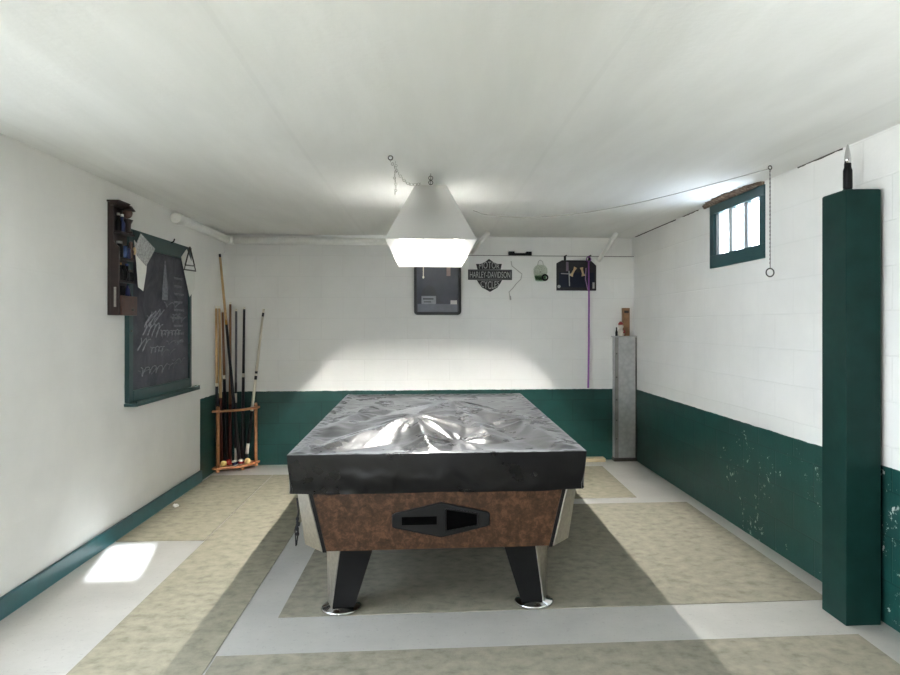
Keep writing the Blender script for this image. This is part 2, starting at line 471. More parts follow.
# window in the right wall
win = bpy.data.objects.new('window_1', None); COL.objects.link(win); win.location = (RW + 0.05, (WY0 + WY1) / 2, WZ0); win['kind'] = 'structure'
oy0, oy1, oz0, oz1 = 4.028, 4.695, 1.825, 2.118
bm = box((RW - 0.008, WY0 + 0.001, WZ0 + 0.001), (RW + 0.06, WY1 - 0.001, oz0)); add_box(bm, (RW - 0.008, WY0 + 0.001, oz1), (RW + 0.06, WY1 - 0.001, WZ1 - 0.001))
add_box(bm, (RW - 0.008, WY0 + 0.001, oz0), (RW + 0.06, oy0, oz1)); add_box(bm, (RW - 0.008, oy1, oz0), (RW + 0.06, WY1 - 0.001, oz1))
obj('window_frame', bm, M['window_green'], win, bevel=0.003)
for y in (4.245, 4.468, 4.672):
    obj('window_bar', box((RW + 0.012, y - 0.028, oz0 + 0.0005), (RW + 0.042, y + 0.028, oz1 - 0.0005)), M['white_bar'], win, bevel=0.003)
obj('window_pane', box((RW + 0.045, oy0 + 0.001, oz0 + 0.001), (RW + 0.049, oy1 - 0.001, oz1 - 0.001)), M['glass'], win)
w2 = bpy.data.objects.new('window_2', None); COL.objects.link(w2); w2.location = (VX0, REAR - 0.05, VZ0); w2['kind'] = 'structure'
obj('window_pane', box((VX0 + 0.001, REAR - 0.05, VZ0 + 0.001), (VX1 - 0.001, REAR - 0.046, VZ1 - 0.001)), M['glass'], w2)
w3 = bpy.data.objects.new('added_fill_window', None); COL.objects.link(w3); w3.location = (LW - 0.06, AY0, AZ0); w3['kind'] = 'structure'  # unseen left window, added as daylight fill
bm = bmesh.new()
for ya, yb_, za, zb_ in ((AY0, AY1, AZ0, AZ0 + 0.04), (AY0, AY1, AZ1 - 0.04, AZ1), (AY0, AY0 + 0.04, AZ0 + 0.04, AZ1 - 0.04), (AY1 - 0.04, AY1, AZ0 + 0.04, AZ1 - 0.04), (2.41, 2.45, AZ0 + 0.04, AZ1 - 0.04)):
    add_box(bm, (LW - 0.08, ya + 0.0005, za + 0.0005), (LW - 0.04, yb_ - 0.0005, zb_ - 0.0005))
obj('window_frame', bm, M['white_paint'], w3)
obj('window_pane', box((LW - 0.062, AY0 + 0.041, AZ0 + 0.041), (LW - 0.058, AY1 - 0.041, AZ1 - 0.041)), M['glass'], w3)
struct('ground', box((-18, -14, -0.1), (LW - T - 0.001, 22, 0.0)), plain('darkened_ground', (96, 94, 88), 0.9))  # unseen ground outside the added window, darkened to cut its bounce
g = struct('ground', box((RW + T + 0.001, -12, 1.55), (16, 20, 1.68)), M['ground'])

# ------------------------------------------------------------------ carpet pieces on the concrete
def carpet(poly, mat, label, h=0.003):
    return tag(obj('carpet_piece', prism([(x, y, 0.0) for x, y in poly], (0, 0, h)), M[mat]), label, 'carpet', 'carpet remnants on the concrete')
carpet([(-1.372, -1.0), (-0.858, -1.0), (-0.856, 6.12), (-1.372, 6.16)], 'carpet', 'long tan mottled carpet strip running front to back, left of the pool table')
carpet([(-1.912, 4.335), (-1.378, 4.315), (-1.378, 6.15), (-1.912, 6.17)], 'carpet', 'tan carpet piece along the left baseboard in front of the corner cue rack')
carpet([(-0.68, 3.15), (1.93, 3.15), (1.93, 4.97), (-0.66, 4.99)], 'carpet2', 'large tan carpet piece lying under the front of the pool table')
carpet([(-0.66, 5.15), (1.60, 5.13), (1.63, 6.29), (-0.66, 6.29)], 'carpet', 'tan carpet piece at the back, behind the pool table and before the back wall')
carpet([(-0.848, 0.0), (1.82, 0.0), (1.84, 2.785), (-0.848, 2.80)], 'carpet2', 'nearest tan carpet piece along the bottom edge of the photo')
bm = bmesh.new(); add_ball(bm, on_z(176, 505, 0.02), 0.016, (1.2, 1, 0.7), 10)
for v in bm.verts: v.co += Vector([random.uniform(-.004, .004) for _ in range(3)])
mn = min(v.co.z for v in bm.verts)
for v in bm.verts: v.co.z += 0.003 - mn
tag(obj('crumpled_paper', bm, M['paper']), 'small crumpled scrap of white paper on tan carpet by the left baseboard', 'paper')

# ------------------------------------------------------------------ pool table
TX, TY = 0.048, 4.155
tb = thing('pool_table', 'coin-operated pool table with brown burl cabinet on black tapered legs', 'pool table', (TX, TY, 0))
def oct_ring(z, hx, hy, cx_, cy_):
    return [Vector((TX + a, TY + b, z)) for a, b in ((-hx + cx_, -hy), (hx - cx_, -hy), (hx, -hy + cy_), (hx, hy - cy_), (hx - cx_, hy), (-hx + cx_, hy), (-hx, hy - cy_), (-hx, -hy + cy_))]
HXT, HXB, HYT, HYB = 0.640, 0.612, 1.078, 1.070
top_r = oct_ring(0.585, HXT, HYT, 0.064, 0.075); bot_r = oct_ring(0.318, HXB, HYB, 0.098, 0.12)
obj('cabinet', loft([bot_r, top_r]), M['burl'], tb)
obj('rail', box((TX - 0.638, TY - 1.080, 0.586), (TX + 0.638, TY + 1.080, 0.735)), M['black_satin'], tb, bevel=0.01)
# black edging along slanted sides of both end panels
for sy in (0, 1):
    i0, i1 = (0, 1) if sy == 0 else (5, 4)
    d = -0.006 if sy == 0 else 0.006
    for i, s_ in ((i0, 1), (i1, -1)):
        a, b = bot_r[i], top_r[i]
        poly = [a + Vector((-0.004 * s_, 0, -0.004)), a + Vector((0.012 * s_, 0, -0.004)), b + Vector((0.012 * s_, 0, 0)), b + Vector((-0.004 * s_, 0, 0))]
        obj('edge_strip', prism([p + Vector((0, -d * 0.2, 0)) for p in poly], (0, d, 0)), M['black'], tb)
# aluminium corner castings over the chamfers
for i, j in ((7, 0), (1, 2), (3, 4), (5, 6)):
    a0, a1, b0, b1 = bot_r[i], bot_r[j], top_r[i], top_r[j]
    nrm = (a1 - a0).cross(b0 - a0).normalized()
    if nrm.dot(a0 - Vector((TX, TY, 0.45))) < 0: nrm = -nrm
    e = (a1 - a0) * 0.03
    q = [a0 + e, a1 - e, b1 - e * 0.6, b0 + e * 0.6]
    mid = [p * 1.0 for p in q]
    bm = prism([p - nrm * 0.002 for p in q], nrm * 0.012)
    lab(obj('corner_casting', bm, M['alu'], tb, bevel=0.004), 'brushed aluminium corner casting')
# hexagonal coin and ball return plate in the front panel
fy = TY - HYT
def panel_y(z): return TY - (HYB + (HYT - HYB) * (z - 0.318) / (0.585 - 0.318))
hc, hz = 0.057, 0.452
hexa = [(-0.220, -0.026), (-0.205, -0.034), (0, -0.079), (0.205, -0.034), (0.220, -0.026), (0.220, 0.026), (0.205, 0.034), (0, 0.079), (-0.205, 0.034), (-0.220, 0.026)]
rp = obj('ball_return', prism([(hc + a, fy + 0.006, hz + b) for a, b in hexa], (0, -0.020, 0)), M['black'], tb, bevel=0.004)
lab(rp, 'black hexagonal ball return plate in the front panel')
y1 = fy - 0.0142
bm = prism([(hc + a, y1, hz + b) for a, b in ((-0.176, -0.018), (-0.02, -0.018), (-0.02, 0.018), (-0.176, 0.018))], (0, -0.002, 0))
obj('coin_slot', bm, M['black_deep'], rp)
bm = prism([(hc + a, y1, hz + b) for a, b in ((0.02, -0.05), (0.165, -0.026), (0.165, 0.026), (0.02, 0.05))], (0, -0.002, 0))
obj('ball_opening', bm, M['black_deep'], rp)
bm = bmesh.new()
for p, q in (((0.02, -0.05), (0.165, -0.026)), ((0.165, -0.026), (0.165, 0.026)), ((0.165, 0.026), (0.02, 0.05)), ((0.02, 0.05), (0.02, -0.05))):
    add_tube(bm, [(hc + p[0], y1 - 0.002, hz + p[1]), (hc + q[0], y1 - 0.002, hz + q[1])], 0.004, 6)
obj('opening_lip', bm, M['black_satin'], rp)
# legs
LT = [(-0.524, -0.885), (-0.448, -0.995), (-0.298, -0.995), (-0.298, -0.85), (-0.524, -0.79)]
LB = [(-0.513, -0.915), (-0.488, -0.985), (-0.388, -0.985), (-0.388, -0.885), (-0.513, -0.875)]
for sx in (1, -1):
    for sy in (1, -1):
        tr = [Vector((TX + a * sx, TY + b * sy, 0.317)) for a, b in LT]; br_ = [Vector((TX + a * sx, TY + b * sy, 0.030)) for a, b in LB]
        lg = obj('leg', loft([br_, tr]), M['black_satin'], tb)
        a0, a1, b0, b1 = br_[0], br_[1], tr[0], tr[1]
        nrm = (a1 - a0).cross(b0 - a0).normalized()
        if nrm.dot(Vector((sx * -1, sy * -1, 0))) < 0: nrm = -nrm
        lab(obj('leg_trim', prism([a0, a1, b1, b0], nrm * 0.006), M['alu'], lg, bevel=0.002), 'brushed aluminium strip on the outer face')
        cxf, cyf = TX - 0.455 * sx, TY - 0.93 * sy
        zb = 0.006
        lab(obj('foot', lathe([(0.0, zb), (0.090, zb), (0.094, zb + 0.006), (0.088, zb + 0.012), (0.05, zb + 0.022), (0.046, 0.034), (0, 0.034)], (cxf, cyf, 0), 32), M['chrome'], lg, smooth=True), 'round chrome foot')

# vinyl cover draped on the table
def fold(x, y):
    """wrinkles in the cover, x,y in table coordinates (-.668...668, -1.117..1.117)"""
    def tent(x0, y0, x1, y1, w0, w1, h0, h1):
        dx, dy = x1 - x0, y1 - y0; L2 = dx * dx + dy * dy
        t = max(0.0, min(1.0, ((x - x0) * dx + (y - y0) * dy) / L2))
        d = math.hypot(x - x0 - t * dx, y - y0 - t * dy)
        return (h0 + (h1 - h0) * t) * max(0.0, 1 - d / (w0 + (w1 - w0) * t))
    def fan(cx_, cy_, n_, amp, reach, ph):
        dx, dy = x - cx_, (y - cy_) * 0.62; r = math.hypot(dx, dy)
        if r < 1e-5: return 0
        a = math.atan2(dy, dx) + 0.25 * noise.noise(Vector((x * 4, y * 3, ph)))
        q = a * n_ / (2 * PI) + ph; q -= math.floor(q)
        tri = 1 - abs(2 * q - 1)
        key = 0.35 + 0.65 * abs(noise.noise(Vector((math.floor(a * n_ / (2 * PI) + ph) * 3.7, ph * 5, 0.3)))) * 2
        return amp * key * (tri ** 1.6) * min(1, r / 0.06) * math.exp(-(r / reach) ** 2)
    z = -0.020
    z += max(tent(-0.12, -0.37, 0.12, 0.28, .42, .34, .075, .066), tent(-0.12, -0.37, -0.55, -0.98, .26, .10, .073, .022), tent(-0.12, -0.37, -0.04, -1.06, .22, .10, .071, .022),
             tent(0.12, 0.28, 0.45, -0.35, .24, .20, .066, .040), tent(0.10, 0.20, 0.26, -0.75, .20, .12, .064, .030), tent(0.45, -0.35, 0.60, -1.0, .20, .10, .040, .020), tent(-0.42, 0.30, -0.55, -0.45, .16, .18, .034, .026),
             tent(0.48, 0.05, 0.56, -0.55, .10, .14, .036, .032), tent(-0.60, -0.80, -0.62, -1.06, .08, .06, .030, .024))
    z += fan(-0.12, -0.37, 13, 0.017, 0.42, 0.2) + fan(0.12, 0.28, 11, 0.014, 0.40, 0.7) + fan(-0.48, 0.0, 9, 0.013, 0.30, 0.4) + fan(0.52, -0.35, 11, 0.014, 0.32, 0.1) + fan(0.10, -0.80, 9, 0.012, 0.3, 0.55)
    p = Vector((x * 5.0, y * 2.4, 3.1))
    z += 0.006 * (0.5 - abs(noise.noise(p))) + 0.003 * (0.5 - abs(noise.noise(p * 2.1))) + 0.0012 * (0.5 - abs(noise.noise(p * 5.3)))
    # pulled straight towards the rim at the sides
    z += 0.006 * abs(noise.noise(Vector((x * 2.5, y * 9, 8)))) * max(0, (abs(x) - 0.35) / 0.3)
    return z
cv = thing('table_cover', 'black vinyl dust cover draped and wrinkled over the pool table', 'cover', (TX, TY, 0.565))
bm = bmesh.new()
NX, NY, NS = 150, 240, 14
CX, CY = 0.668, 1.117
def edge_fade(x, y):
    return max(0.0, min(1.0, (CX - abs(x)) / 0.10)) ** 0.7 * max(0.0, min(1.0, (CY - abs(y)) / 0.12)) ** 0.7
grid = {}
for i in range(NX + 1):
    for j in range(NY + 1):
        x = -CX + 2 * CX * i / NX; y = -CY + 2 * CY * j / NY
        base = 0.762 + 0.038 * (j / NY)
        z = base + max(-0.020, fold(x, y)) * edge_fade(x, y)
        # rounded, slightly puckered rim
        ex, ey = (CX - abs(x)), (CY - abs(y)); e = min(ex, ey)
        z -= 0.004 * max(0, 1 - e / 0.014) ** 2
        if e < 0.06: z += 0.0045 * noise.noise(Vector((x * 34, y * 34, 1))) * min(1, e / 0.015)
        grid[i, j] = bm.verts.new((TX + x, TY + y, z))
for i in range(NX):
    for j in range(NY):
        bm.faces.new((grid[i, j], grid[i + 1, j], grid[i + 1, j + 1], grid[i, j + 1]))
top = obj('cover_top', bm, M['vinyl'], cv, smooth=True)
# skirt: the rim carried down
bm = bmesh.new()
rim = [(-CX + 2 * CX * i / NX, -CY) for i in range(NX)] + [(CX, -CY + 2 * CY * j / NY) for j in range(NY)] + [(CX - 2 * CX * i / NX, CY) for i in range(NX)] + [(-CX, CY - 2 * CY * j / NY) for j in range(NY)]
rows = []
for s in range(NS + 1):
    t = s / NS; row = []
    for q, (x, y) in enumerate(rim):
        nx = (x / CX) if abs(abs(x) - CX) < 1e-6 else 0; ny = (y / CY) if abs(abs(y) - CY) < 1e-6 else 0
        corner = max(0, 1 - min(math.hypot(abs(x) - CX, abs(y) - CY), 0.22) / 0.22)
        w = 0.014 * noise.noise(Vector((x * 6, y * 6, t * 2.5))) + 0.007 * noise.noise(Vector((x * 19, y * 19, t * 5))); w *= 1 - corner
        out = 0.005 * math.sin(PI * t) + w * t - 0.012 * t + corner * (-0.014 * t)
        base = 0.762 + 0.038 * (y + CY) / (2 * CY)
        zb = 0.578 + 0.006 * noise.noise(Vector((x * 4, y * 4, 7))) + 0.004 * corner
        z = (base - 0.004) * (1 - t) + zb * t
        # keep the fabric off the rail it hangs over
        out = max(out, -0.020); ox = x + nx * out; oy = y + ny * out
        row.append(bm.verts.new((TX + ox, TY + oy, z)))
    rows.append(row)
n = len(rim)
for a, b in zip(rows, rows[1:]):
    for q in range(n): bm.faces.new((a[q], a[(q + 1) % n], b[(q + 1) % n], b[q]))
obj('skirt', bm, M['vinyl'], cv, smooth=True)
# drawstring hanging from the front left corner
bm = bmesh.new(); P = [on_y(297, 498, 3.06), on_y(298.5, 512, 3.06), on_y(297, 522, 3.06), on_y(298, 532, 3.06), on_y(296.5, 545, 3.06)]
add_tube(bm, P, [0.004, 0.004, 0.005, 0.004, 0.003], 6)
for u_, v_ in ((297.5, 519), (298.5, 524), (297.2, 529), (297.5, 534)): add_ball(bm, on_y(u_, v_, 3.06), 0.010, (0.8, 0.8, 1.1), 8)
add_tube(bm, [P[2], on_y(295, 530, 3.06), on_y(296, 546, 3.06)], 0.003, 6)
lab(obj('drawstring', bm, M['black'], cv), 'knotted black drawstring at the front left corner')

# ------------------------------------------------------------------ hanging lamp
LX, LY = 0.013, 4.232
lamp = thing('pool_table_lamp', 'long white pyramid-shaped lamp hanging lit above the pool table', 'lamp', (LX, LY, 1.76))
hx0, hy0, hx1, hy1, z0, z1 = 0.229, 0.822, 0.088, 0.385, 1.76, 2.115
bm = bmesh.new()
r0 = [bm.verts.new((LX + a, LY + b, z0)) for a, b in ((-hx0, -hy0), (hx0, -hy0), (hx0, hy0), (-hx0, hy0))]
r1 = [bm.verts.new((LX + a, LY + b, z1)) for a, b in ((-hx1, -hy1), (hx1, -hy1), (hx1, hy1), (-hx1, hy1))]
for i in range(4): bm.faces.new((r0[i], r0[(i + 1) % 4], r1[(i + 1) % 4], r1[i]))
obj('shade', bm, M['shade'], lamp, solid=0.004)
bm = bmesh.new()
for a, b in ((-hy1, -0.236), (-0.224, 0.224), (0.236, hy1)): add_box(bm, (LX - hx1, LY + a, z1), (LX + hx1, LY + b, z1 + 0.004))
obj('top_plate', bm, M['white_paint'], lamp)
ZT = 2.0
for b in (0.165, 0.495):
    obj('tube_holder', box((LX - 0.018, LY + b - 0.012, ZT - 0.022), (LX + 0.018, LY + b + 0.012, ZT + 0.03)), M['white_paint'], lamp, bevel=0.003)
obj('reflector', box((LX - 0.03, LY + 0.153, ZT + 0.031), (LX + 0.03, LY + 0.507, ZT + 0.055)), M['white_paint'], lamp, bevel=0.003)
obj('tube', tube([(LX, LY + 0.1775, ZT), (LX, LY + 0.4825, ZT)], 0.014, 16), M['bulb'], lamp, smooth=True)
for b in (0.28, 0.34): obj('rod', tube([(LX, LY + b, ZT + 0.055), (LX, LY + b, z1)], 0.004, 6), M['white_paint'], lamp)
bm = tube([(-0.03, 4.0, 2.10), (-0.03, 4.0, 1.615)], 0.0022, 6); add_ball(bm, (-0.03, 4.0, 1.61), 0.006, (1, 1, 1.4), 8)
lab(obj('pull_cord', bm, M['ferrule'], lamp), 'thin pale pull cord hanging inside the shade')
def links(a, b, n_, R=0.010, r=0.0022):
    bm = bmesh.new(); a, b = Vector(a), Vector(b)
    for i in range(n_):
        p = a.lerp(b, (i + 0.5) / n_); add_ring(bm, p, R, r, 'y' if i % 2 else 'x', 12, 6)
    return bm
for b in (-0.34, 0.34):
    obj('hanging_chain', links((LX, LY + b, z1 + 0.008), (LX, LY + b, CZ - 0.012), 5, 0.012), M['steel_dark'], lamp)
hk = on_z(390.5, 155.5, CZ)
bm = ring((hk.x, hk.y, CZ - 0.012), 0.011, 0.003, 'y'); add_tube(bm, [(hk.x, hk.y, CZ), (hk.x, hk.y, CZ - 0.002)], 0.005, 8)
hook = tag(obj('ceiling_hook', bm, M['steel_dark']), 'steel eye hook in the ceiling, front left of the hanging lamp', 'hook', 'ceiling hooks around the lamp')
h2 = on_z(470, 157, CZ); o2 = hook.copy(); COL.objects.link(o2); o2.location = (h2.x, h2.y, hook.location.z)
o2['label'] = 'steel eye hook in the ceiling, to the right of the hanging lamp'
# loose chain lying from the left hook to the lamp top, tail hanging down
bm = bmesh.new(); e = Vector((LX - 0.06, LY - 0.375, z1 + 0.013)); a = Vector((hk.x, hk.y, CZ - 0.026)); n_ = 16
for i in range(n_ + 1):
    t = i / n_; p = a.lerp(e, t); p.z -= 0.05 * math.sin(PI * t); add_ring(bm, p, 0.007, 0.0016, 'y' if i % 2 else 'x', 10, 5)
for i in range(11):
    add_ring(bm, (a.x + 0.025 + 0.004 * math.sin(i), a.y, CZ - 0.035 - i * 0.016), 0.006, 0.0014, 'y' if i % 2 else 'x', 10, 5)
tag(obj('loose_chain', bm, M['wire_pale']), 'loose thin chain from the left ceiling hook to the top of the lamp', 'chain')

# ------------------------------------------------------------------ column with the dummy shell on top
bm = bmesh.new()
rings = []
for z in (0, 0.5, 1.0, 1.5, 1.88, 1.926, 1.932):
    ins = 0.0 if z < 1.93 else 0.005
    rings.append([Vector((a, b, z + (0.006 * noise.noise(Vector((a * 40, b * 40, 0))) if z > 1.9 else 0))) for a, b in
                  ((1.838 + ins, 2.866 + ins), (2.000 - ins, 2.866 + ins), (2.000 - ins, 3.052 - ins), (1.838 + ins, 3.052 - ins))])
tag(obj('support_column', loft(rings), M['green_paint'], bevel=0.004), 'tall dark green square column standing in front of the right wall', 'column')
b0 = on_y(850.5, 187, 2.93); bx0, bz0 = 1.883, 1.936
sh = thing('dummy_shell', 'black and silver pointed dummy shell standing on top of the green column', 'shell', (bx0, 2.925, bz0))
c = (bx0, 2.925, bz0)
obj('case', lathe([(0.0, 0), (0.021, 0), (0.021, 0.004), (0.018, 0.007), (0.020, 0.011), (0.0195, 0.09), (0.0150, 0.104), (0.0150, 0.122), (0, 0.122)], c), M['black'], sh, smooth=False)
lab(obj('tip', lathe([(0.0, 0.1215), (0.0146, 0.1215), (0.0142, 0.145), (0.0105, 0.175), (0.005, 0.20), (0.0005, 0.208)], c), M['chrome'], sh, smooth=True), 'silver pointed tip')

# ------------------------------------------------------------------ chalkboard on the left wall
X1 = LW + 0.03
cb = thing('chalkboard', 'tall chalkboard in a dark green frame hung on the left wall', 'chalkboard', (LW, 5.1, 0.80))
y0, y1_, zb, zt = 4.505, 5.655, 0.83, 1.95
bm = box((LW, y0, zb), (X1, y0 + 0.062, zt)); add_box(bm, (LW, y1_ - 0.045, zb), (X1, y1_, zt))
add_box(bm, (LW, y0 + 0.062, zb), (X1, y1_ - 0.045, zb + 0.075)); add_box(bm, (LW, y0 + 0.062, zt - 0.105), (X1, y1_ - 0.045, zt))
obj('frame', bm, M['frame_green'], cb, bevel=0.003)
obj('slate', box((LW, y0 + 0.063, zb + 0.076), (LW + 0.016, y1_ - 0.046, zt - 0.106)), M['slate'], cb)
bm = box((LW, y0 - 0.01, zb - 0.022), (LW + 0.085, y1_ + 0.035, zb - 0.002)); add_box(bm, (LW + 0.073, y0 - 0.01, zb - 0.002), (LW + 0.085, y1_ + 0.035, zb + 0.012))
obj('chalk_tray', bm, M['frame_green'], cb, bevel=0.003)
bm = bmesh.new(); xs = LW + 0.0172
def stroke(pts, r=0.003): add_tube(bm, [(xs, a, b) for a, b in pts], r, 5)
def scrib(u, v, w, h, loops, slant=0.0, r=0.003):
    P0 = on_x(u, v, xs); pts = []
    for i in range(loops * 8 + 1):
        t = i / (loops * 8); ph = t * loops * 2 * PI
        pts.append((P0.y + w * t + 0.02 * math.sin(ph) + slant * h * math.cos(ph) + random.uniform(-.004, .004), P0.z + h * 0.5 * math.cos(ph) * random.uniform(0.6, 1.0)))
    stroke(pts, r)
scrib(143, 330, 0.30, 0.11, 4, 0.4, 0.004); scrib(147, 318, 0.22, 0.13, 3, 0.6, 0.0035); scrib(160, 333, 0.40, 0.05, 6, 0.1)
scrib(140, 372, 0.45, 0.07, 4, 0.3); scrib(150, 350, 0.25, 0.05, 4, 0.2); scrib(138, 345, 0.16, 0.10, 2, 0.5)
obj('chalk_scribble', bm, M['chalk'], cb)
bm = bmesh.new()
P0 = on_x(165, 300, xs)
for i in range(10):
    y = P0.y - 0.05 + 0.010 * i; hgt = 0.16 + 0.14 * (1 - abs(i - 4.5) / 5); stroke([(y, P0.z), (y + 0.012, P0.z + hgt * 0.5), (y + 0.002 + (P0.y - y) * 0.5, P0.z + hgt)], 0.004)
for r_ in range(9): scrib(174, 278 + r_ * 8, 0.16 + 0.06 * random.random(), 0.016, 5, 0.0, 0.0028)
for q in range(10): scrib(136 + random.random() * 36, 300 + random.random() * 75, 0.15 + random.random() * .2, 0.05, 2, 0.3, 0.0035)
obj('chalk_smudges', bm, M['chalk_faint'], cb)
bm = bmesh.new(); q = on_x(131, 331, X1); add_ball(bm, (X1 + 0.004, q.y, q.z), 0.010, (.7, 1.6, .7), 8); q = on_x(181, 244, X1); 
obj('hook', bm, M['steel_dark'], cb)
p = Vector((LW + 0.052, y1_ + 0.02, zb - 0.002))
tag(obj('chalk_stick', tube([p + Vector((0, -0.06, 0.0065)), p + Vector((0, 0.02, 0.0065))], 0.006, 8), M['black']), 'dark stick at the right end of the chalkboard tray', 'chalk')

# papers hung over the upper corners of the board
XP = LW + 0.036
def sheet(pts, mat, x=XP, th=0.002):
    return prism([on_x(u_, v_, x) for u_, v_ in pts], (th, 0, 0))
pc = thing('paper_pennant', 'white paper with a grey printed panel over the chalkboard beside the wall rack', 'paper', on_x(143, 290, XP))
pa = obj('lower_sheet', sheet([(134, 240), (147, 258), (146, 272), (143, 291), (138, 287), (136, 262)], 'paper'), M['paper'], pc)
lab(obj('printed_panel', sheet([(140.5, 233.5), (155, 249), (146, 266), (133, 251)], 'print', XP + 0.003), M['print_grey'], pc), 'grey printed panel')
bm = ballm(on_x(134.5, 251, XP + 0.007), 0.026, (0.2, 1, 1), 14)
lab(obj('round_badge', bm, M['beige'], pc), 'round beige badge')
tag(obj('paper_flag', sheet([(181, 257), (186.5, 249), (194.5, 270), (194.8, 288), (189.5, 297)], 'paper', XP), M['paper']), 'white pointed paper hanging over the upper right corner of the chalkboard', 'paper')
bm = bmesh.new(); xt = XP + 0.010
tri = [on_x(190, 247, xt), on_x(185.3, 265, xt), on_x(194.6, 266, xt)]
for i in range(3): add_tube(bm, [tri[i], tri[(i + 1) % 3]], 0.0055, 6)
add_tube(bm, [on_x(184.3, 269.5, xt), on_x(195.6, 271, xt)], 0.006, 6)
add_tube(bm, [tri[1], on_x(184.3, 269.5, xt)], 0.004, 6); add_tube(bm, [tri[2], on_x(195.6, 271, xt)], 0.004, 6)
tag(obj('triangle_hanger', bm, M['steel_dark']), 'small dark wire triangle hanging in front of white pointed paper', 'hanger')
bm = bmesh.new(); q = on_x(171, 241, X1)
add_tube(bm, [(X1 - 0.002, q.y, zt - 0.01), (X1 + 0.02, q.y, zt + 0.0), (X1 + 0.02, q.y + 0.015, zt + 0.02)], 0.005, 6)
tag(obj('board_clip', bm, M['black']), 'small black clip on the top rail of the chalkboard', 'clip')

# ------------------------------------------------------------------ dark wall rack full of odds and ends
RY0, RY1, RZ0, RZ1 = 4.275, 4.482, 1.39, 2.075
wr = thing('wall_rack', 'dark wooden wall rack crowded with small things, left of the chalkboard', 'rack', (LW, 4.40, RZ0))
obj('back_board', box((LW, RY0, RZ0), (LW + 0.018, RY1 + 0.02, RZ1)), M['dark_wood'], wr, bevel=0.002)
obj('side_panel', prism([(LW + 0.018, RY0, RZ0), (LW + 0.068, RY0, RZ0), (LW + 0.068, RY0, 1.80), (LW + 0.034, RY0, 1.84), (LW + 0.034, RY0, RZ1 - 0.02), (LW + 0.018, RY0, RZ1 - 0.02)], (0, 0.016, 0)), M['dark_wood'], wr, bevel=0.002)
obj('side_panel', prism([(LW + 0.018, RY1 + 0.02, RZ0 + 0.1205), (LW + 0.05, RY1 + 0.02, RZ0 + 0.1205), (LW + 0.03, RY1 + 0.02, 1.58), (LW + 0.018, RY1 + 0.02, 1.58)], (0, -0.012, 0)), M['dark_wood'], wr, bevel=0.002)
obj('crown', prism([(LW + 0.018, RY0 - 0.012, RZ1 - 0.02), (LW + 0.05, RY0 - 0.012, RZ1 - 0.02), (LW + 0.075, RY0 - 0.012, RZ1 + 0.012), (LW + 0.0, RY0 - 0.012, RZ1 + 0.012), (LW + 0.0, RY0 - 0.012, RZ1), (LW + 0.018, RY0 - 0.012, RZ1)], (0, 0.16, 0)), M['dark_wood'], wr, bevel=0.002)
obj('lower_box', box((LW + 0.018, RY0 + 0.017, RZ0), (LW + 0.082, RY1 + 0.02, RZ0 + 0.12)), M['mid_wood'], wr, bevel=0.003)
bm = ballm((LW + 0.088, 4.42, RZ0 + 0.035), 0.010, (1, 1, 1), 10); obj('knob', bm, M['steel_dark'], wr)
for z in (1.605, 1.745, 1.905):
    obj('shelf', box((LW + 0.018, RY0 + 0.017, z - 0.012), (LW + 0.066, RY1 + 0.02, z)), M['dark_wood'], wr, bevel=0.002)
obj('peg_rail', box((LW + 0.040, RY0 - 0.006, 1.44), (LW + 0.052, RY0 - 0.0005, 1.56)), M['alu'], wr)
def trinket(kind, label, cat, c, prof, mat, cap=None, capmat=None, n=14):
    prof = [(r * 0.82, z) for r, z in prof]; cap = [(r * 0.82, z) for r, z in cap] if cap else None
    if cap is None: return tag(obj(kind, lathe(prof, c, n), M[mat], smooth=True), label, cat, 'trinkets on the wall rack')
    t = thing(kind, label, cat, c, 'trinkets on the wall rack')
    obj('body', lathe(prof, c, n), M[mat], t, smooth=True); obj('cap', lathe(cap, c, n), M[capmat], t, smooth=True)
xb = LW + 0.044
bott = [(0, 0), (0.020, 0), (0.021, 0.004), (0.021, 0.055), (0.010, 0.075), (0.009, 0.095), (0, 0.095)]
trinket('bottle', 'dark bottle with a silver cap on the upper shelf of the wall rack', 'bottle', (xb, 4.32, 1.905), bott, 'black', [(0, 0.0955), (0.011, 0.0955), (0.011, 0.112), (0, 0.112)], 'alu')
trinket('bottle', 'dark bottle with a white cap on the upper shelf of the wall rack', 'bottle', (xb, 4.372, 1.905), bott, 'navy', [(0, 0.0955), (0.011, 0.0955), (0.011, 0.110), (0, 0.110)], 'paper')
trinket('mug', 'plain blue glazed cup on the middle shelf of the wall rack', 'cup', (xb, 4.388, 1.745), [(0, 0), (0.026, 0), (0.030, 0.01), (0.030, 0.075), (0.027, 0.075), (0.026, 0.012), (0, 0.012)], 'blue')
trinket('jar', 'dark jar with a pale lid on the middle shelf of the wall rack', 'jar', (xb, 4.335, 1.745), [(0, 0), (0.024, 0), (0.026, 0.01), (0.026, 0.07), (0.018, 0.085), (0, 0.085)], 'black', [(0, 0.0855), (0.02, 0.0855), (0.02, 0.10), (0, 0.10)], 'print_grey')
trinket('jar', 'small navy jar with dark lid on the middle shelf of the wall rack', 'jar', (xb, 4.443, 1.745), [(0, 0), (0.022, 0), (0.024, 0.01), (0.024, 0.06), (0.016, 0.07), (0, 0.07)], 'navy', [(0, 0.0705), (0.018, 0.0705), (0.018, 0.085), (0, 0.085)], 'black')
trinket('bottle', 'black bottle with a brass cap on the lower shelf of the wall rack', 'bottle', (xb, 4.345, 1.605), bott, 'black', [(0, 0.0955), (0.011, 0.0955), (0.011, 0.108), (0, 0.108)], 'brass')
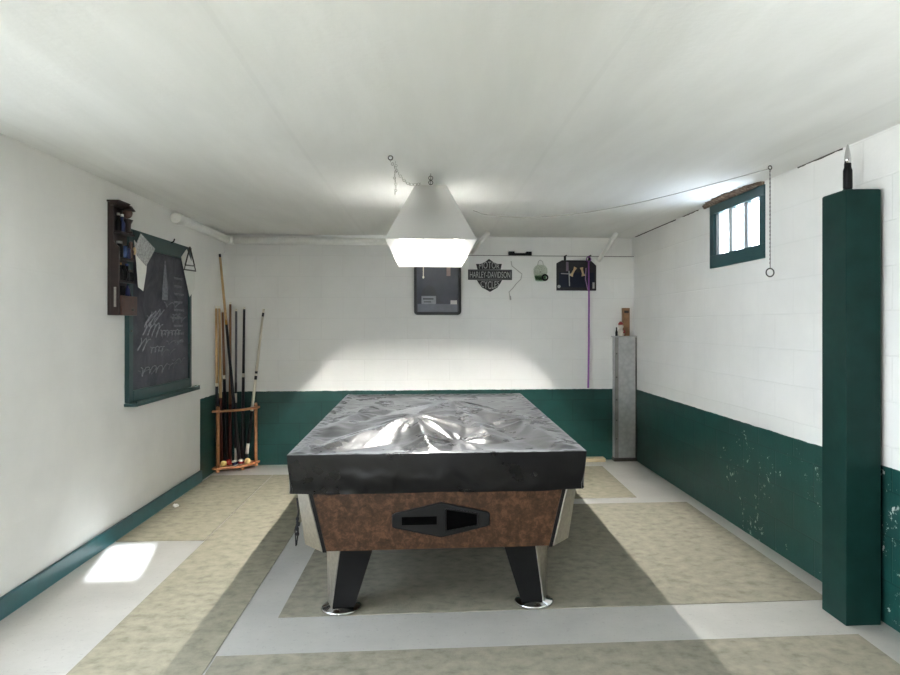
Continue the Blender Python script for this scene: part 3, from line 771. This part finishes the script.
trinket('vase', 'squat black vase on the lower shelf of the wall rack', 'vase', (xb, 4.392, 1.605), [(0, 0), (0.018, 0), (0.028, 0.02), (0.030, 0.05), (0.016, 0.08), (0.018, 0.095), (0.014, 0.095), (0, 0.07)], 'black')
trinket('bottle', 'dark bottle with a blue cap on the lower shelf of the wall rack', 'bottle', (xb, 4.437, 1.605), bott, 'black', [(0, 0.0955), (0.011, 0.0955), (0.011, 0.110), (0, 0.110)], 'blue')
trinket('jar', 'squat dark jar with a steel lid, rightmost on the lower shelf of the rack', 'jar', (xb + 0.006, 4.478, 1.605), [(0, 0), (0.022, 0), (0.024, 0.01), (0.024, 0.05), (0.016, 0.06), (0, 0.06)], 'black', [(0, 0.0605), (0.018, 0.0605), (0.018, 0.075), (0, 0.075)], 'steel_dark')
trinket('figurine', 'dark red figurine on the middle shelf at the right end of the rack', 'figurine', (xb + 0.006, 4.483, 1.745), [(0, 0), (0.020, 0), (0.014, 0.02), (0.022, 0.05), (0.010, 0.075), (0.016, 0.095), (0.012, 0.112), (0, 0.116)], 'mid_wood')
trinket('cup', 'black cup standing on the lower brown box of the wall rack', 'cup', (xb + 0.004, 4.36, RZ0 + 0.1205), [(0, 0), (0.020, 0), (0.026, 0.06), (0.022, 0.06), (0.018, 0.008), (0, 0.008)], 'black')
trinket('bottle', 'small dark bottle standing on the lower brown box of the wall rack', 'bottle', (xb + 0.004, 4.44, RZ0 + 0.1205), [(0, 0), (0.018, 0), (0.018, 0.045), (0.008, 0.055), (0.008, 0.068), (0, 0.068)], 'navy')
t = thing('wooden_bust', 'reddish brown carved bust at the top right of the wall rack', 'carving', (xb + 0.004, 4.440, 1.905), 'trinkets on the wall rack')
obj('plinth', lathe([(0, 0), (0.030, 0), (0.030, 0.012), (0.018, 0.02), (0.020, 0.06), (0.032, 0.085), (0, 0.095)], (xb + 0.004, 4.440, 1.905), 14), M['dark_wood'], t, smooth=True)
obj('head', ballm((xb + 0.004, 4.440, 1.905 + 0.128), 0.034, (0.8, 1.0, 1.0), 16), M['mid_wood'], t, smooth=True)
obj('brim', lathe([(0.0, 0.140), (0.046, 0.142), (0.040, 0.150), (0.025, 0.172), (0, 0.176)], (xb + 0.004, 4.440, 1.905), 14), M['dark_wood'], t, smooth=True)

# ------------------------------------------------------------------ pipes and braces under the ceiling
pp = thing('wall_pipe', 'white painted pipe under the ceiling, from the left wall round to the back wall', 'pipe', (LW + 0.04, 6.0, 2.10))
zp = 2.135; xr = LW + 0.042; yb = BW + 0.022
obj('side_run', tube([(xr, 5.29, zp), (xr, yb - 0.05, zp)], 0.034, 16), M['pvc'], pp, smooth=True)
obj('end_cap', tube([(xr, 5.27, zp), (xr, 5.275, zp), (xr, 5.36, zp), (xr, 5.365, zp)], [0.036, 0.041, 0.041, 0.036], 18), M['pvc'], pp)
obj('elbow', tube([(xr + 0.052 * (1 - math.cos(a)), yb - 0.052 + 0.052 * math.sin(a), zp) for a in [PI / 2 * i / 8 for i in range(9)]], 0.040, 16), M['pvc'], pp, smooth=True)
obj('back_run', tube([(xr + 0.052, yb, zp), (0.28, yb, zp)], 0.034, 16), M['pvc'], pp, smooth=True)
q = on_y(290, 238, yb)
obj('coupling', tube([(q.x - 0.05, yb, zp), (q.x + 0.05, yb, zp)], 0.040, 18), M['pvc'], pp)
def brace(label, a, b, r=0.021):
    return tag(obj('pipe_brace', tube([a, b], r, 14), M['pvc'], smooth=True), label, 'pipe', 'slanted pipes at the back wall')
def brace_pts(ua, va, ub, vb):
    return on_z(ua, va, CZ - 0.03), on_y(ub, vb, BW - 0.035)
brace('white slanted pipe from the ceiling to the back wall near the right corner', *brace_pts(616, 234, 599, 260))
brace('white slanted pipe at the back wall just behind the right of the lamp', *brace_pts(488, 233, 472, 252))

# ------------------------------------------------------------------ things on the back wall
YW = BW - 0.001
fr = thing('framed_board', 'dark smoky framed board on the back wall just below the lamp', 'frame', (0.088, BW, 1.427))
def rrect(x0, x1, z0, z1, r, y, n=6):
    P = []
    for cx_, cz_, a0 in ((x1 - r, z0 + r, -PI / 2), (x1 - r, z1 - r, 0), (x0 + r, z1 - r, PI / 2), (x0 + r, z0 + r, PI)):
        for i in range(n + 1):
            a = a0 + PI / 2 * i / n; P.append(Vector((cx_ + r * math.cos(a), y, cz_ + r * math.sin(a))))
    return P
def frame_loop(o_, i_, y, dy):
    bm = bmesh.new(); n = len(o_)
    V = [[bm.verts.new(p + Vector((0, d, 0))) for p in q] for q in (o_, i_) for d in (0, dy)]
    ob, of, ib, if_ = V
    for k_ in range(n):
        j = (k_ + 1) % n
        for a, b in ((ob, of), (of, if_), (if_, ib), (ib, ob)): bm.faces.new((a[k_], a[j], b[j], b[k_]))
    return bm
fx0, fx1, fz0, fz1 = -0.139, 0.315, 1.427, 1.95
obj('frame', frame_loop(rrect(fx0, fx1, fz0, fz1, 0.035, YW), rrect(fx0 + 0.026, fx1 - 0.026, fz0 + 0.03, fz1 - 0.03, 0.012, YW), YW, -0.028), M['sign_black'], fr, bevel=0.003)
obj('panel', prism(rrect(fx0 + 0.02, fx1 - 0.02, fz0 + 0.024, fz1 - 0.024, 0.012, YW), (0, -0.012, 0)), M['board'], fr)
def flat(u0, v0, u1, v1, y, th=0.0015):
    a, b = on_y(u0, v0, y), on_y(u1, v1, y); return box((min(a.x, b.x), y - th, min(a.z, b.z)), (max(a.x, b.x), y, max(a.z, b.z)))
yf = YW - 0.0122
obj('lower_strip', flat(417.5, 304, 457.5, 312.5, yf), plain('grey_strip', (112, 114, 124), 0.3), fr)
bm = bmesh.new(); q = on_y(429, 292, yf)
add_prism(bm, [(q.x + 0.075 * math.cos(PI * i / 10), yf, q.z - 0.045 + 0.11 * math.sin(PI * i / 10)) for i in range(11)], (0, -0.002, 0))
add_prism(bm, [(q.x + a, yf, q.z + b) for a, b in ((-0.14, -0.11), (0.14, -0.11), (0.075, -0.04), (-0.075, -0.04))], (0, -0.002, 0))
obj('dark_figure', bm, plain('dark_print', (44, 45, 54), 0.3), fr)
pl = obj('name_plate', flat(421.5, 296, 436, 304, yf - 0.0025), plain('grey_plate', (150, 152, 158), 0.4), fr)
bm = flat(423, 298.2, 433.5, 299.6, yf - 0.0042, 0.0008)
for a in ((424, 301.4, 431, 302.4),):
    p_, q_ = on_y(a[0], a[1], yf), on_y(a[2], a[3], yf); add_box(bm, (p_.x, yf - 0.005, q_.z), (q_.x, yf - 0.0042, p_.z))
obj('plate_lines', bm, M['label_ink'], pl)
lab(obj('card', flat(450.5, 300.3, 457, 304.3, yf - 0.0016), M['paper'], fr), 'small white card at lower right')
lab(obj('tag', flat(446.5, 264, 450.5, 276, yf - 0.001), plain('dusty_pink_print', (150, 128, 128), 0.5), fr), 'narrow dusty pink strip near the top')

# bar and shield sign
sg = thing('wall_sign', 'black bar-and-shield motor cycle sign on the back wall right of the lamp', 'sign', (0.598, BW, 1.652))
def P2(u, v): return on_y(u, v, YW)
y_s = YW
shield_t = [(476, 264), (480.5, 264), (485, 262), (488.9, 259), (493, 262), (497, 264), (501.7, 264), (500.6, 269.5), (477.4, 269.5)]
shield_b = [(476.8, 280.2), (502, 280.2), (500.5, 283), (497.5, 287.5), (490, 292), (482, 287.5), (478.5, 283)]
bm = prism([P2(*p) for p in shield_t], (0, -0.012, 0)); add_prism(bm, [P2(*p) for p in shield_b], (0, -0.012, 0))
obj('shield', bm, M['sign_black'], sg)
a, b = P2(468, 269.6), P2(511.8, 280.1)
obj('bar', box((a.x, y_s - 0.020, b.z), (b.x, y_s, a.z)), M['sign_black'], sg, bevel=0.002)
bm = bmesh.new(); w = 0.004; m_ = 0.008
for lo, hi in (((a.x + m_, b.z + m_), (b.x - m_, b.z + m_ + w)), ((a.x + m_, a.z - m_ - w), (b.x - m_, a.z - m_)), ((a.x + m_, b.z + m_), (a.x + m_ + w, a.z - m_)), ((b.x - m_ - w, b.z + m_), (b.x - m_, a.z - m_))):
    add_box(bm, (lo[0], y_s - 0.0215, lo[1]), (hi[0], y_s - 0.0195, hi[1]))
obj('bar_border', bm, plain('sign_grey_line', (96, 96, 94), 0.5), sg)
obj('lettering', text_bm('HARLEY-DAVIDSON', a.x + 0.018, b.x - 0.018, b.z + 0.020, a.z - 0.020, y_s - 0.0195, 0.003), M['sign_grey'], sg)
p, q = P2(479, 263.8), P2(499.4, 269)
obj('lettering', text_bm('MOTOR', p.x, q.x, q.z + 0.002, p.z + 0.022, y_s - 0.0118, 0.003, 0.45), M['sign_grey'], sg)
p, q = P2(480.5, 281), P2(499, 288)
obj('lettering', text_bm('CYCLES', p.x, q.x, q.z - 0.012, p.z - 0.002, y_s - 0.0118, 0.003, -0.45), M['sign_grey'], sg)

# thin bent wire to the right of the sign
bm = tube([on_y(u_, v_, BW - 0.006) for u_, v_ in ((511, 261), (512, 266), (517, 270), (522, 274), (521, 279), (516, 284), (513, 288), (509, 292), (510.5, 299))], 0.004, 6)
add_tube(bm, [on_y(510.2, 296, BW - 0.006), on_y(510.6, 300, BW - 0.006)], 0.008, 6)
tag(obj('hanging_wire', bm, M['wire_pale']), 'thin pale bent wire hung on the back wall beside the shield sign', 'wire')

# green glass jar
q = on_y(540.5, 281, BW - 0.07); gj = thing('glass_jar', 'small pale green glass jar hanging on the back wall left of the black board', 'jar', (q.x, BW - 0.07, q.z))
c = (q.x, BW - 0.07, q.z)
obj('green_base', lathe([(0, 0.0), (0.045, 0.0), (0.052, 0.012), (0.060, 0.05), (0.057, 0.05), (0.048, 0.014), (0, 0.006)], c, 24), M['jar_green'], gj, smooth=True)
obj('globe', lathe([(0.060, 0.051), (0.070, 0.085), (0.068, 0.12), (0.048, 0.148), (0.030, 0.156), (0.028, 0.156), (0.046, 0.146), (0.065, 0.119), (0.067, 0.085), (0.057, 0.051)], c, 24), M['jar_clear'], gj, smooth=True)
bm = ring((c[0] + 0.034, c[1] - 0.058, c[2] + 0.030), 0.026, 0.008, 'y'); obj('dark_ring', bm, M['black'], gj, smooth=True)
bm = tube([(c[0] - 0.028, c[1], c[2] + 0.156), (c[0] - 0.02, c[1], c[2] + 0.19), (c[0], c[1] + 0.02, c[2] + 0.205), (c[0] + 0.02, c[1], c[2] + 0.19), (c[0] + 0.028, c[1], c[2] + 0.156)], 0.003, 6)
add_tube(bm, [(c[0], c[1] + 0.02, c[2] + 0.205), (c[0], BW, c[2] + 0.205)], 0.003, 6)
obj('wire_handle', bm, M['wire_pale'], gj)

# black accessory board
bb = thing('accessory_board', 'black board with clipped upper corners and small beige fittings on the back wall', 'board', (1.448, BW, 1.665))
bx0_, bx1_, bz0_, bz1_ = 1.25, 1.646, 1.668, 1.965
poly = [(bx0_, bz0_), (bx1_, bz0_), (bx1_, bz1_ - 0.05), (bx1_ - 0.055, bz1_), (bx0_ + 0.055, bz1_), (bx0_, bz1_ - 0.03)]
obj('back_plate', prism([(x, YW, z) for x, z in poly], (0, -0.018, 0)), M['sign_black'], bb, bevel=0.004)
obj('felt_panel', box((bx0_ + 0.025, YW - 0.020, bz0_ + 0.03), (bx1_ - 0.025, YW - 0.0175, bz1_ - 0.12)), M['navy_felt'], bb)
for u_ in (565, 589.3):
    p = on_y(u_, 258.5, BW - 0.01)
    bm = box((p.x - 0.010, YW - 0.012, p.z - 0.03), (p.x + 0.010, YW, p.z + 0.02)); add_tube(bm, [(p.x - 0.012, YW - 0.02, p.z + 0.018), (p.x + 0.016, YW - 0.02, p.z + 0.03)], 0.006, 6)
    obj('hook', bm, M['black'], bb)
def dumb(u0, v0, u1, v1):
    a, b = on_y(u0, v0, YW - 0.026), on_y(u1, v1, YW - 0.026); bm = tube([a, a.lerp(b, 0.3), a.lerp(b, 0.7), b], [0.017, 0.010, 0.010, 0.020], 8)
    return bm
lab(obj('fitting', dumb(575.5, 267.5, 571, 276), M['beige'], bb), 'beige wooden peg, slanted')
lab(obj('fitting', dumb(581.5, 267.5, 583.5, 276), M['beige'], bb), 'beige wooden peg beside the strap')
bm = tube([on_y(561, 273.5, YW - 0.022), on_y(571, 274, YW - 0.022)], 0.004, 6); add_tube(bm, [on_y(569, 271, YW - 0.022), on_y(569.5, 286, YW - 0.022)], 0.005, 6)
obj('cross_bar', bm, M['sign_grey'], bb)
p = on_y(567.3, 266.5, YW - 0.02); obj('patch', box((p.x - 0.012, YW - 0.022, p.z - 0.045), (p.x + 0.012, YW - 0.0175, p.z + 0.045)), plain('mauve_patch', (120, 104, 118), 0.7), bb)
p = on_y(559, 286.5, YW - 0.02); obj('badge', prism([(p.x + 0.016 * math.cos(2 * PI * i / 16), YW - 0.0175, p.z + 0.016 * math.sin(2 * PI * i / 16)) for i in range(16)], (0, -0.004, 0)), M['sign_grey'], bb)
p = on_y(593.5, 285.5, YW - 0.02); obj('badge', box((p.x - 0.010, YW - 0.0225, p.z - 0.03), (p.x + 0.010, YW - 0.0175, p.z + 0.03)), M['sign_grey'], bb)

# purple strap
# the strap hangs clear of the board
st_ = thing('hanging_strap', 'long narrow purple strap hanging from the black board down to green paint', 'strap', (1.575, BW - 0.04, 0.70))
P = [on_y(588.6, 262, BW - 0.052), on_y(589.0, 300, BW - 0.052), on_y(588.8, 345, BW - 0.046), on_y(588.2, 388, BW - 0.046)]
bm = bmesh.new(); rings = []
for p, w in zip(P, (0.007, 0.008, 0.009, 0.009)): rings.append([p + Vector((-w, 0.003, 0)), p + Vector((w, 0.003, 0)), p + Vector((w, -0.003, 0)), p + Vector((-w, -0.003, 0))])
obj('webbing', add_loft(bm, rings), M['purple'], st_)
obj('loop', ring(P[0] + Vector((0, 0, 0.028)), 0.022, 0.005, 'y', 16, 6), M['purple'], st_)
P = [on_y(586, 268, BW - 0.050), on_y(585.5, 279, BW - 0.050), on_y(587.8, 290, BW - 0.050)]
lab(obj('tail', tube(P, 0.005, 6), plain('mauve_cord', (150, 120, 150), 0.7), st_), 'paler mauve tail beside the strap')

# black case on the ledge
cs = thing('black_case', 'flat black case with raised ends lying on the ledge above the shield sign', 'case', (0.898, BW + 0.035, 2.008))
obj('body', box((0.80, BW + 0.005, 2.0085), (0.995, BW + 0.062, 2.035)), M['black'], cs, bevel=0.004)
for x in (0.785, 0.955): obj('end_block', box((x, BW + 0.003, 2.0085), (x + 0.055, BW + 0.066, 2.050)), M['black'], cs, bevel=0.004)

# ------------------------------------------------------------------ galvanised post in the back right corner
dx0, dx1, dy0, dy1, dz = 1.812, 2.027, 6.512, 6.597, 1.222
ps = thing('metal_post', 'grey galvanised sheet metal post standing in the back right corner', 'post', ((dx0 + dx1) / 2, (dy0 + dy1) / 2, 0))
obj('shaft', box((dx0, dy0, 0.0), (dx1, dy1, dz - 0.012)), M['galv'], ps, bevel=0.003)
obj('top_plate', box((dx0 - 0.012, dy0 - 0.012, dz - 0.0115), (dx1 + 0.003, dy1 + 0.002, dz)), M['galv'], ps, bevel=0.002)
bm = bmesh.new()
for a, b in (((dx0 - 0.008, dy0 - 0.012), (dx1 + 0.003, dy0 - 0.0005)), ((dx0 - 0.008, dy0 - 0.0005), (dx0 - 0.0005, dy1))): add_box(bm, (a[0], a[1], 0), (b[0], b[1], 0.035))
obj('base_flange', bm, M['steel_dark'], ps, bevel=0.002)
obj('edge_angle', box((dx0 - 0.002, dy0 - 0.004, 0.036), (dx0 + 0.036, dy0 - 0.0005, dz - 0.013)), plain('grey_angle_iron', (128, 126, 122), 0.55), ps)
obj('edge_angle', box((dx1 - 0.010, dy0 - 0.005, 0.036), (dx1 + 0.002, dy0 - 0.0005, dz - 0.013)), M['steel_dark'], ps)
for i, z in enumerate((0.22, 0.40, 0.60, 0.82, 1.05)):
    bm = bmesh.new(); add_ball(bm, (dx0 + 0.017, dy0 - 0.004, z), 0.008, (1, 0.6, 1), 10); obj('rivet', bm, M['steel_dark'], ps, smooth=True)
tx = on_y(626, 336, 6.555).x
bt = thing('wooden_block', 'upright brown wooden block with dark slot, on the metal post', 'block', (tx, 6.565, dz))
obj('body', box((tx - 0.034, 6.54, dz + 0.0005), (tx + 0.034, 6.59, dz + 0.275)), plain('brown_block_wood', (140, 102, 70), 0.6, var=0.3), bt, bevel=0.003)
obj('slot', box((tx - 0.022, 6.5385, dz + 0.225), (tx + 0.022, 6.5398, dz + 0.25)), M['dark_wood'], bt)
fx = on_y(622, 336, 6.525).x - 0.012
fg = thing('figurine', 'small white figurine with a red cap, before the brown block on metal post', 'figurine', (fx, 6.528, dz))
c = (fx, 6.528, dz + 0.0005)
obj('body', lathe([(0, 0), (0.026, 0), (0.033, 0.012), (0.034, 0.035), (0.026, 0.058), (0.017, 0.068), (0, 0.07)], c, 18), plain('dusty_white_ceramic', (205, 196, 184), 0.4), fg, smooth=True)
obj('head', ballm((fx, 6.528, dz + 0.092), 0.028, (1, 1, 0.95), 16), plain('dusty_white_ceramic', (205, 196, 184), 0.4), fg, smooth=True)
lab(obj('cap', lathe([(0, 0.1145), (0.026, 0.1095), (0.023, 0.124), (0.010, 0.140), (0, 0.142)], c, 18), M['red'], fg, smooth=True), 'red cap')
obj('arm', tube([(fx + 0.026, 6.510, dz + 0.058), (fx + 0.036, 6.503, dz + 0.04), (fx + 0.018, 6.494, dz + 0.034)], 0.008, 8), M['red'], fg, smooth=True)
sp = on_y(616, 336, 6.53).x + 0.004
tag(obj('small_bottle', lathe([(0, 0), (0.012, 0), (0.012, 0.04), (0.006, 0.055), (0.006, 0.085), (0, 0.085)], (sp, 6.527, dz + 0.0005), 12), M['black'], smooth=True), 'tiny dark bottle at the left edge of the metal post top', 'bottle')
tag(obj('wooden_board', box((1.30, 6.485, 0.0), (1.715, 6.585, 0.035)), M['pale_wood'], bevel=0.003), 'short pale wooden board lying on the floor beside the metal post', 'board')

# ------------------------------------------------------------------ corner cue rack
RC = Vector((LW + 0.002, BW - 0.003, 0)); RR = 0.340
rk = thing('cue_rack', 'quarter-round wooden floor rack for cues in the back left corner', 'rack', (RC.x, RC.y, 0))
def quarter(R, z, th):
    pts = [(RC.x, RC.y, z)] + [(RC.x + R * math.sin(PI / 2 * i / 16), RC.y - R * math.cos(PI / 2 * i / 16), z) for i in range(17)]
    return prism(pts, (0, 0, th))
obj('bottom_shelf', quarter(RR, 0.030, 0.018), M['rack_wood'], rk, bevel=0.003)
bm = bmesh.new(); R_, r_ = RR, 0.27
arc = [(RC.x + R_ * math.sin(PI / 2 * i / 16), RC.y - R_ * math.cos(PI / 2 * i / 16)) for i in range(17)]
arci = [(RC.x + 0.29 * math.sin(PI / 2 * i / 16), RC.y - 0.29 * math.cos(PI / 2 * i / 16)) for i in range(17)]
obj('top_shelf', prism([(x, y, 0.545) for x, y in arc] + [(x, y, 0.545) for x, y in reversed(arci)], (0, 0, 0.018)), M['rack_wood'], rk, bevel=0.002)
for ang in (8, 82):
    a = math.radians(ang); x, y = RC.x + 0.315 * math.sin(a), RC.y - 0.315 * math.cos(a)
    obj('post', lathe([(0, 0.048), (0.015, 0.048), (0.015, 0.545)], (x, y, 0), 14), M['rack_wood'], rk, smooth=True)
    obj('finial', lathe([(0.014, 0.563), (0.016, 0.572), (0.014, 0.590), (0.008, 0.598), (0, 0.600)], (x, y, 0), 14), M['rack_wood'], rk, smooth=True)
    obj('foot', lathe([(0, 0), (0.014, 0.002), (0.020, 0.014), (0.014, 0.030), (0, 0.030)], (x, y, 0), 14), M['rack_wood'], rk, smooth=True)
a = math.radians(48); x, y = RC.x + 0.315 * math.sin(a), RC.y - 0.315 * math.cos(a)
obj('foot', lathe([(0, 0), (0.014, 0.002), (0.020, 0.014), (0.014, 0.030), (0, 0.030)], (x, y, 0), 14), M['rack_wood'], rk, smooth=True)

def cue(label, base, top, segs, r0=0.0165, r1=0.0105, cap=None):
    """segs: list of (t_end, material, part name) from butt to tip"""
    a, b = Vector(base), Vector(top)
    c_ = thing('pool_cue', label, 'cue', a, 'pool cues in the corner rack')
    t0 = 0.0
    R = lambda t: r0 + (r1 - r0) * min(1, t * 1.08) ** 0.9
    for t1, mat, nm in segs:
        obj(nm, tube([a.lerp(b, t0), a.lerp(b, (t0 + t1) / 2), a.lerp(b, t1)], [R(t0), R((t0 + t1) / 2), R(t1)], 10), M[mat], c_, smooth=True)
        t0 = t1
    return c_
def at_shelf(u, v=467.0):
    p = on_z(u, v, 0.0485); return p
def cue_px(label, ub, dep_b, ut, vt, ytop, segs, **kw):
    """foot on the bottom shelf under pixel column ub at depth dep_b, tip near the wall at depth ytop"""
    b = on_y(ub, 460, dep_b); b.z = 0.0485; t = on_y(ut, vt, ytop)
    return cue(label, b, t, segs, **kw)
cue_px('tan cue with a dark butt, leftmost in the corner rack', 217.5, 6.34, 216.2, 306, 6.30, [(0.50, 'cue_dark', 'butt'), (0.52, 'ferrule', 'joint_ring'), (0.985, 'cue_tan', 'shaft'), (1.0, 'ferrule', 'tip')])
cue_px('plain pale tan cue standing second from the left in the corner rack', 221.5, 6.47, 219.3, 306, 6.38, [(0.42, 'cue_red', 'butt'), (0.985, 'cue_tan', 'shaft'), (1.0, 'ferrule', 'tip')])
cue_px('brown cue with a white joint ring, third from left in the corner rack', 226.5, 6.46, 222.5, 310, 6.47, [(0.55, 'cue_dark', 'butt'), (0.575, 'ferrule', 'joint_ring'), (0.985, 'cue_brown', 'shaft'), (1.0, 'ferrule', 'tip')])
cue_px('longest cue, with a brass joint, rising well above the others in the rack', 239.5, 6.42, 219.8, 254, 6.40, [(0.665, 'cue_dark', 'butt'), (0.685, 'brass', 'joint_ring'), (0.985, 'cue_tan', 'shaft'), (1.0, 'cue_dark', 'tip')])
cue_px('brown cue with a mahogany butt, just right of the longest cue', 230.0, 6.50, 230.3, 302, 6.575, [(0.36, 'cue_red', 'butt'), (0.985, 'cue_brown', 'shaft'), (1.0, 'ferrule', 'tip')])
cue_px('grey cue with a white butt, in the middle of the rack', 235.5, 6.44, 236.2, 309, 6.57, [(0.10, 'cue_white', 'butt_cap'), (0.39, 'cue_dark', 'wrap'), (0.45, 'cue_white', 'collar'), (0.52, 'cue_dark', 'butt'), (0.985, 'cue_grey', 'shaft'), (1.0, 'ferrule', 'tip')], r0=0.011)
cue_px('all-black cue with a white joint ring, second from the right', 242.2, 6.50, 244.2, 307, 6.58, [(0.545, 'cue_dark', 'butt'), (0.57, 'ferrule', 'joint_ring'), (0.985, 'cue_dark', 'shaft'), (1.0, 'ferrule', 'tip')])
cue_px('white cue with black rings leaning right, rightmost in the corner rack', 246.0, 6.53, 263.6, 309, 6.585, [(0.05, 'cue_dark', 'bumper'), (0.12, 'cue_white', 'butt_cap'), (0.33, 'cue_dark', 'wrap'), (0.535, 'cue_white', 'forearm'), (0.56, 'cue_dark', 'joint_ring'), (0.575, 'ferrule', 'joint_ring'), (0.59, 'cue_dark', 'joint_ring'), (0.95, 'cue_white', 'shaft'), (0.975, 'cue_dark', 'joint_ring'), (1.0, 'cue_white', 'tip')])

BR = 0.0285; first = None
def pool_ball(label, u, y, mat):
    p = on_y(u, 462, y); p.z = 0.0482 + BR
    global first
    if first is None:
        bm = ballm((0, 0, 0), BR, (1, 1, 1), 24); me = bpy.data.meshes.new('pool_ball'); bm.to_mesh(me); bm.free()
        for q in me.polygons: q.use_smooth = True
        o = first = bpy.data.objects.new('pool_ball', me); me.materials.append(mat)
    else:
        o = first.copy(); o.data = first.data.copy(); o.data.materials[0] = mat
    COL.objects.link(o); o.location = p; o.rotation_euler = (random.uniform(-1, 1), random.uniform(-1, 1), random.uniform(-2, 2))
    return tag(o, label, 'ball', 'pool balls on the cue rack')
pool_ball('yellow pool ball at the left end of the rack bottom shelf', 223.6, 6.315, ball_mat('ball_yellow', (222, 190, 120)))
pool_ball('solid red pool ball beside the yellow one at the left of the rack', 228.6, 6.372, ball_mat('ball_red', (160, 40, 32)))
pool_ball('white pool ball with a navy stripe in the middle of the rack shelf', 234.9, 6.335, ball_mat('ball_navy_stripe', (26, 30, 54), True))
pool_ball('white pool ball with a dark red stripe, behind the navy striped one', 241.0, 6.385, ball_mat('ball_red_stripe', (120, 36, 34), True))
pool_ball('pale yellow pool ball at the right end of the rack bottom shelf', 247.4, 6.42, ball_mat('ball_pale_yellow', (226, 196, 136)))

# ------------------------------------------------------------------ pull chain by the window and the cord along the ceiling
pc_ = on_z(770, 165.5, CZ)
pcx = thing('pull_chain', 'thin pull chain with a ring at its end hanging beside the window', 'chain', (pc_.x, pc_.y, 1.6))
hx_, hy_ = pc_.x, pc_.y
bm = ring((hx_, hy_, CZ - 0.012), 0.010, 0.003, 'y', 14, 6); add_tube(bm, [(hx_, hy_, CZ), (hx_, hy_, CZ - 0.004)], 0.006, 8); obj('hook', bm, M['steel_dark'], pcx)
zr = on_y(770, 272.5, hy_).z
bm = tube([(hx_, hy_, CZ - 0.02), (hx_ + 0.001, hy_, zr + 0.022)], 0.0028, 6)
for i in range(24):
    add_ball(bm, (hx_, hy_, CZ - 0.03 - (CZ - 0.06 - zr) * i / 24), 0.0042, (1, 1, 1.2), 6)
obj('chain', bm, M['cord_grey'], pcx)
obj('ring', ring((hx_, hy_, zr), 0.022, 0.0038, 'y', 24, 8), M['steel_dark'], pcx, smooth=True)
a = Vector((LX + 0.09, LY + 0.9, CZ - 0.012)); a = on_z(473, 211.5, CZ - 0.012); b = Vector((hx_, hy_, CZ - 0.016)); pts = []
for i in range(25):
    t = i / 24; p = a.lerp(b, t); p.z -= 0.115 * math.sin(PI * t ** 0.8); pts.append(p)
pts[0].z = CZ - 0.002
tag(obj('wire', tube(pts, 0.0028, 6), M['wire_pale']), 'thin grey cord strung under the ceiling from the lamp towards the window', 'cord')

# unseen tube lamp added as fill, left of and behind the viewer
x, y, z = -0.72, 0.30, 1.12
t = thing('added_fill_lamp', 'added unseen white fill tube hanging from the ceiling left of the viewer', 'added fill light', (x, y, z - 0.03))
for d in (-0.71, 0.71):
    obj('end_cap', box((x - 0.02, y + d - 0.01, z - 0.02), (x + 0.02, y + d + 0.01, z + 0.02)), M['white_paint'], t)
    obj('rod', tube([(x, y + d, z + 0.02), (x, y + d, CZ)], 0.004, 6), M['alu'], t)
obj('tube', tube([(x, y - 0.70, z), (x, y + 0.70, z)], 0.016, 14), M['tube'], t, smooth=True)
obj('reflector', box((x - 0.07, y - 0.76, z + 0.045), (x + 0.07, y + 0.76, z + 0.05)), M['white_paint'], t)  # hood added to keep the fill tube's glow off the ceiling

# ------------------------------------------------------------------ daylight
sd = Vector((-1.715 + 0.57, 4.03 - REAR, -2.0)).normalized()
sl = bpy.data.lights.new('sun', 'SUN'); sl.energy = 24.0; sl.angle = math.radians(0.6); sl.color = (0.86, 0.93, 1.0)
so = bpy.data.objects.new('sun', sl); COL.objects.link(so); so.rotation_euler = sd.to_track_quat('-Z', 'Y').to_euler(); so.location = (6, 5, 5)
w = bpy.data.worlds.new('sky'); S.world = w; w.use_nodes = True
w.node_tree.nodes['Background'].inputs['Color'].default_value = (0.80, 0.89, 1.0, 1)
w.node_tree.nodes['Background'].inputs['Strength'].default_value = 5.5

# ------------------------------------------------------------------ camera
cam = bpy.data.cameras.new('camera'); cam.sensor_width = 36.0; cam.lens = F / 900 * 36.0
cam.shift_x = -(PX - 450) / 900; cam.shift_y = (PY - 337.5) / 900
cam.clip_start = 0.02
co = bpy.data.objects.new('camera', cam); COL.objects.link(co)
co.location = (0, 0, EYE); co.rotation_euler = (PI / 2, 0, -TH)
S.camera = co
vs = S.view_settings
vs.view_transform = 'Standard'; vs.look = 'None'; vs.exposure = 1.75; vs.gamma = 1.0; vs.use_curve_mapping = False
S.cycles.max_bounces = 16; S.cycles.diffuse_bounces = 10
S.cycles.sample_clamp_indirect = 12.0
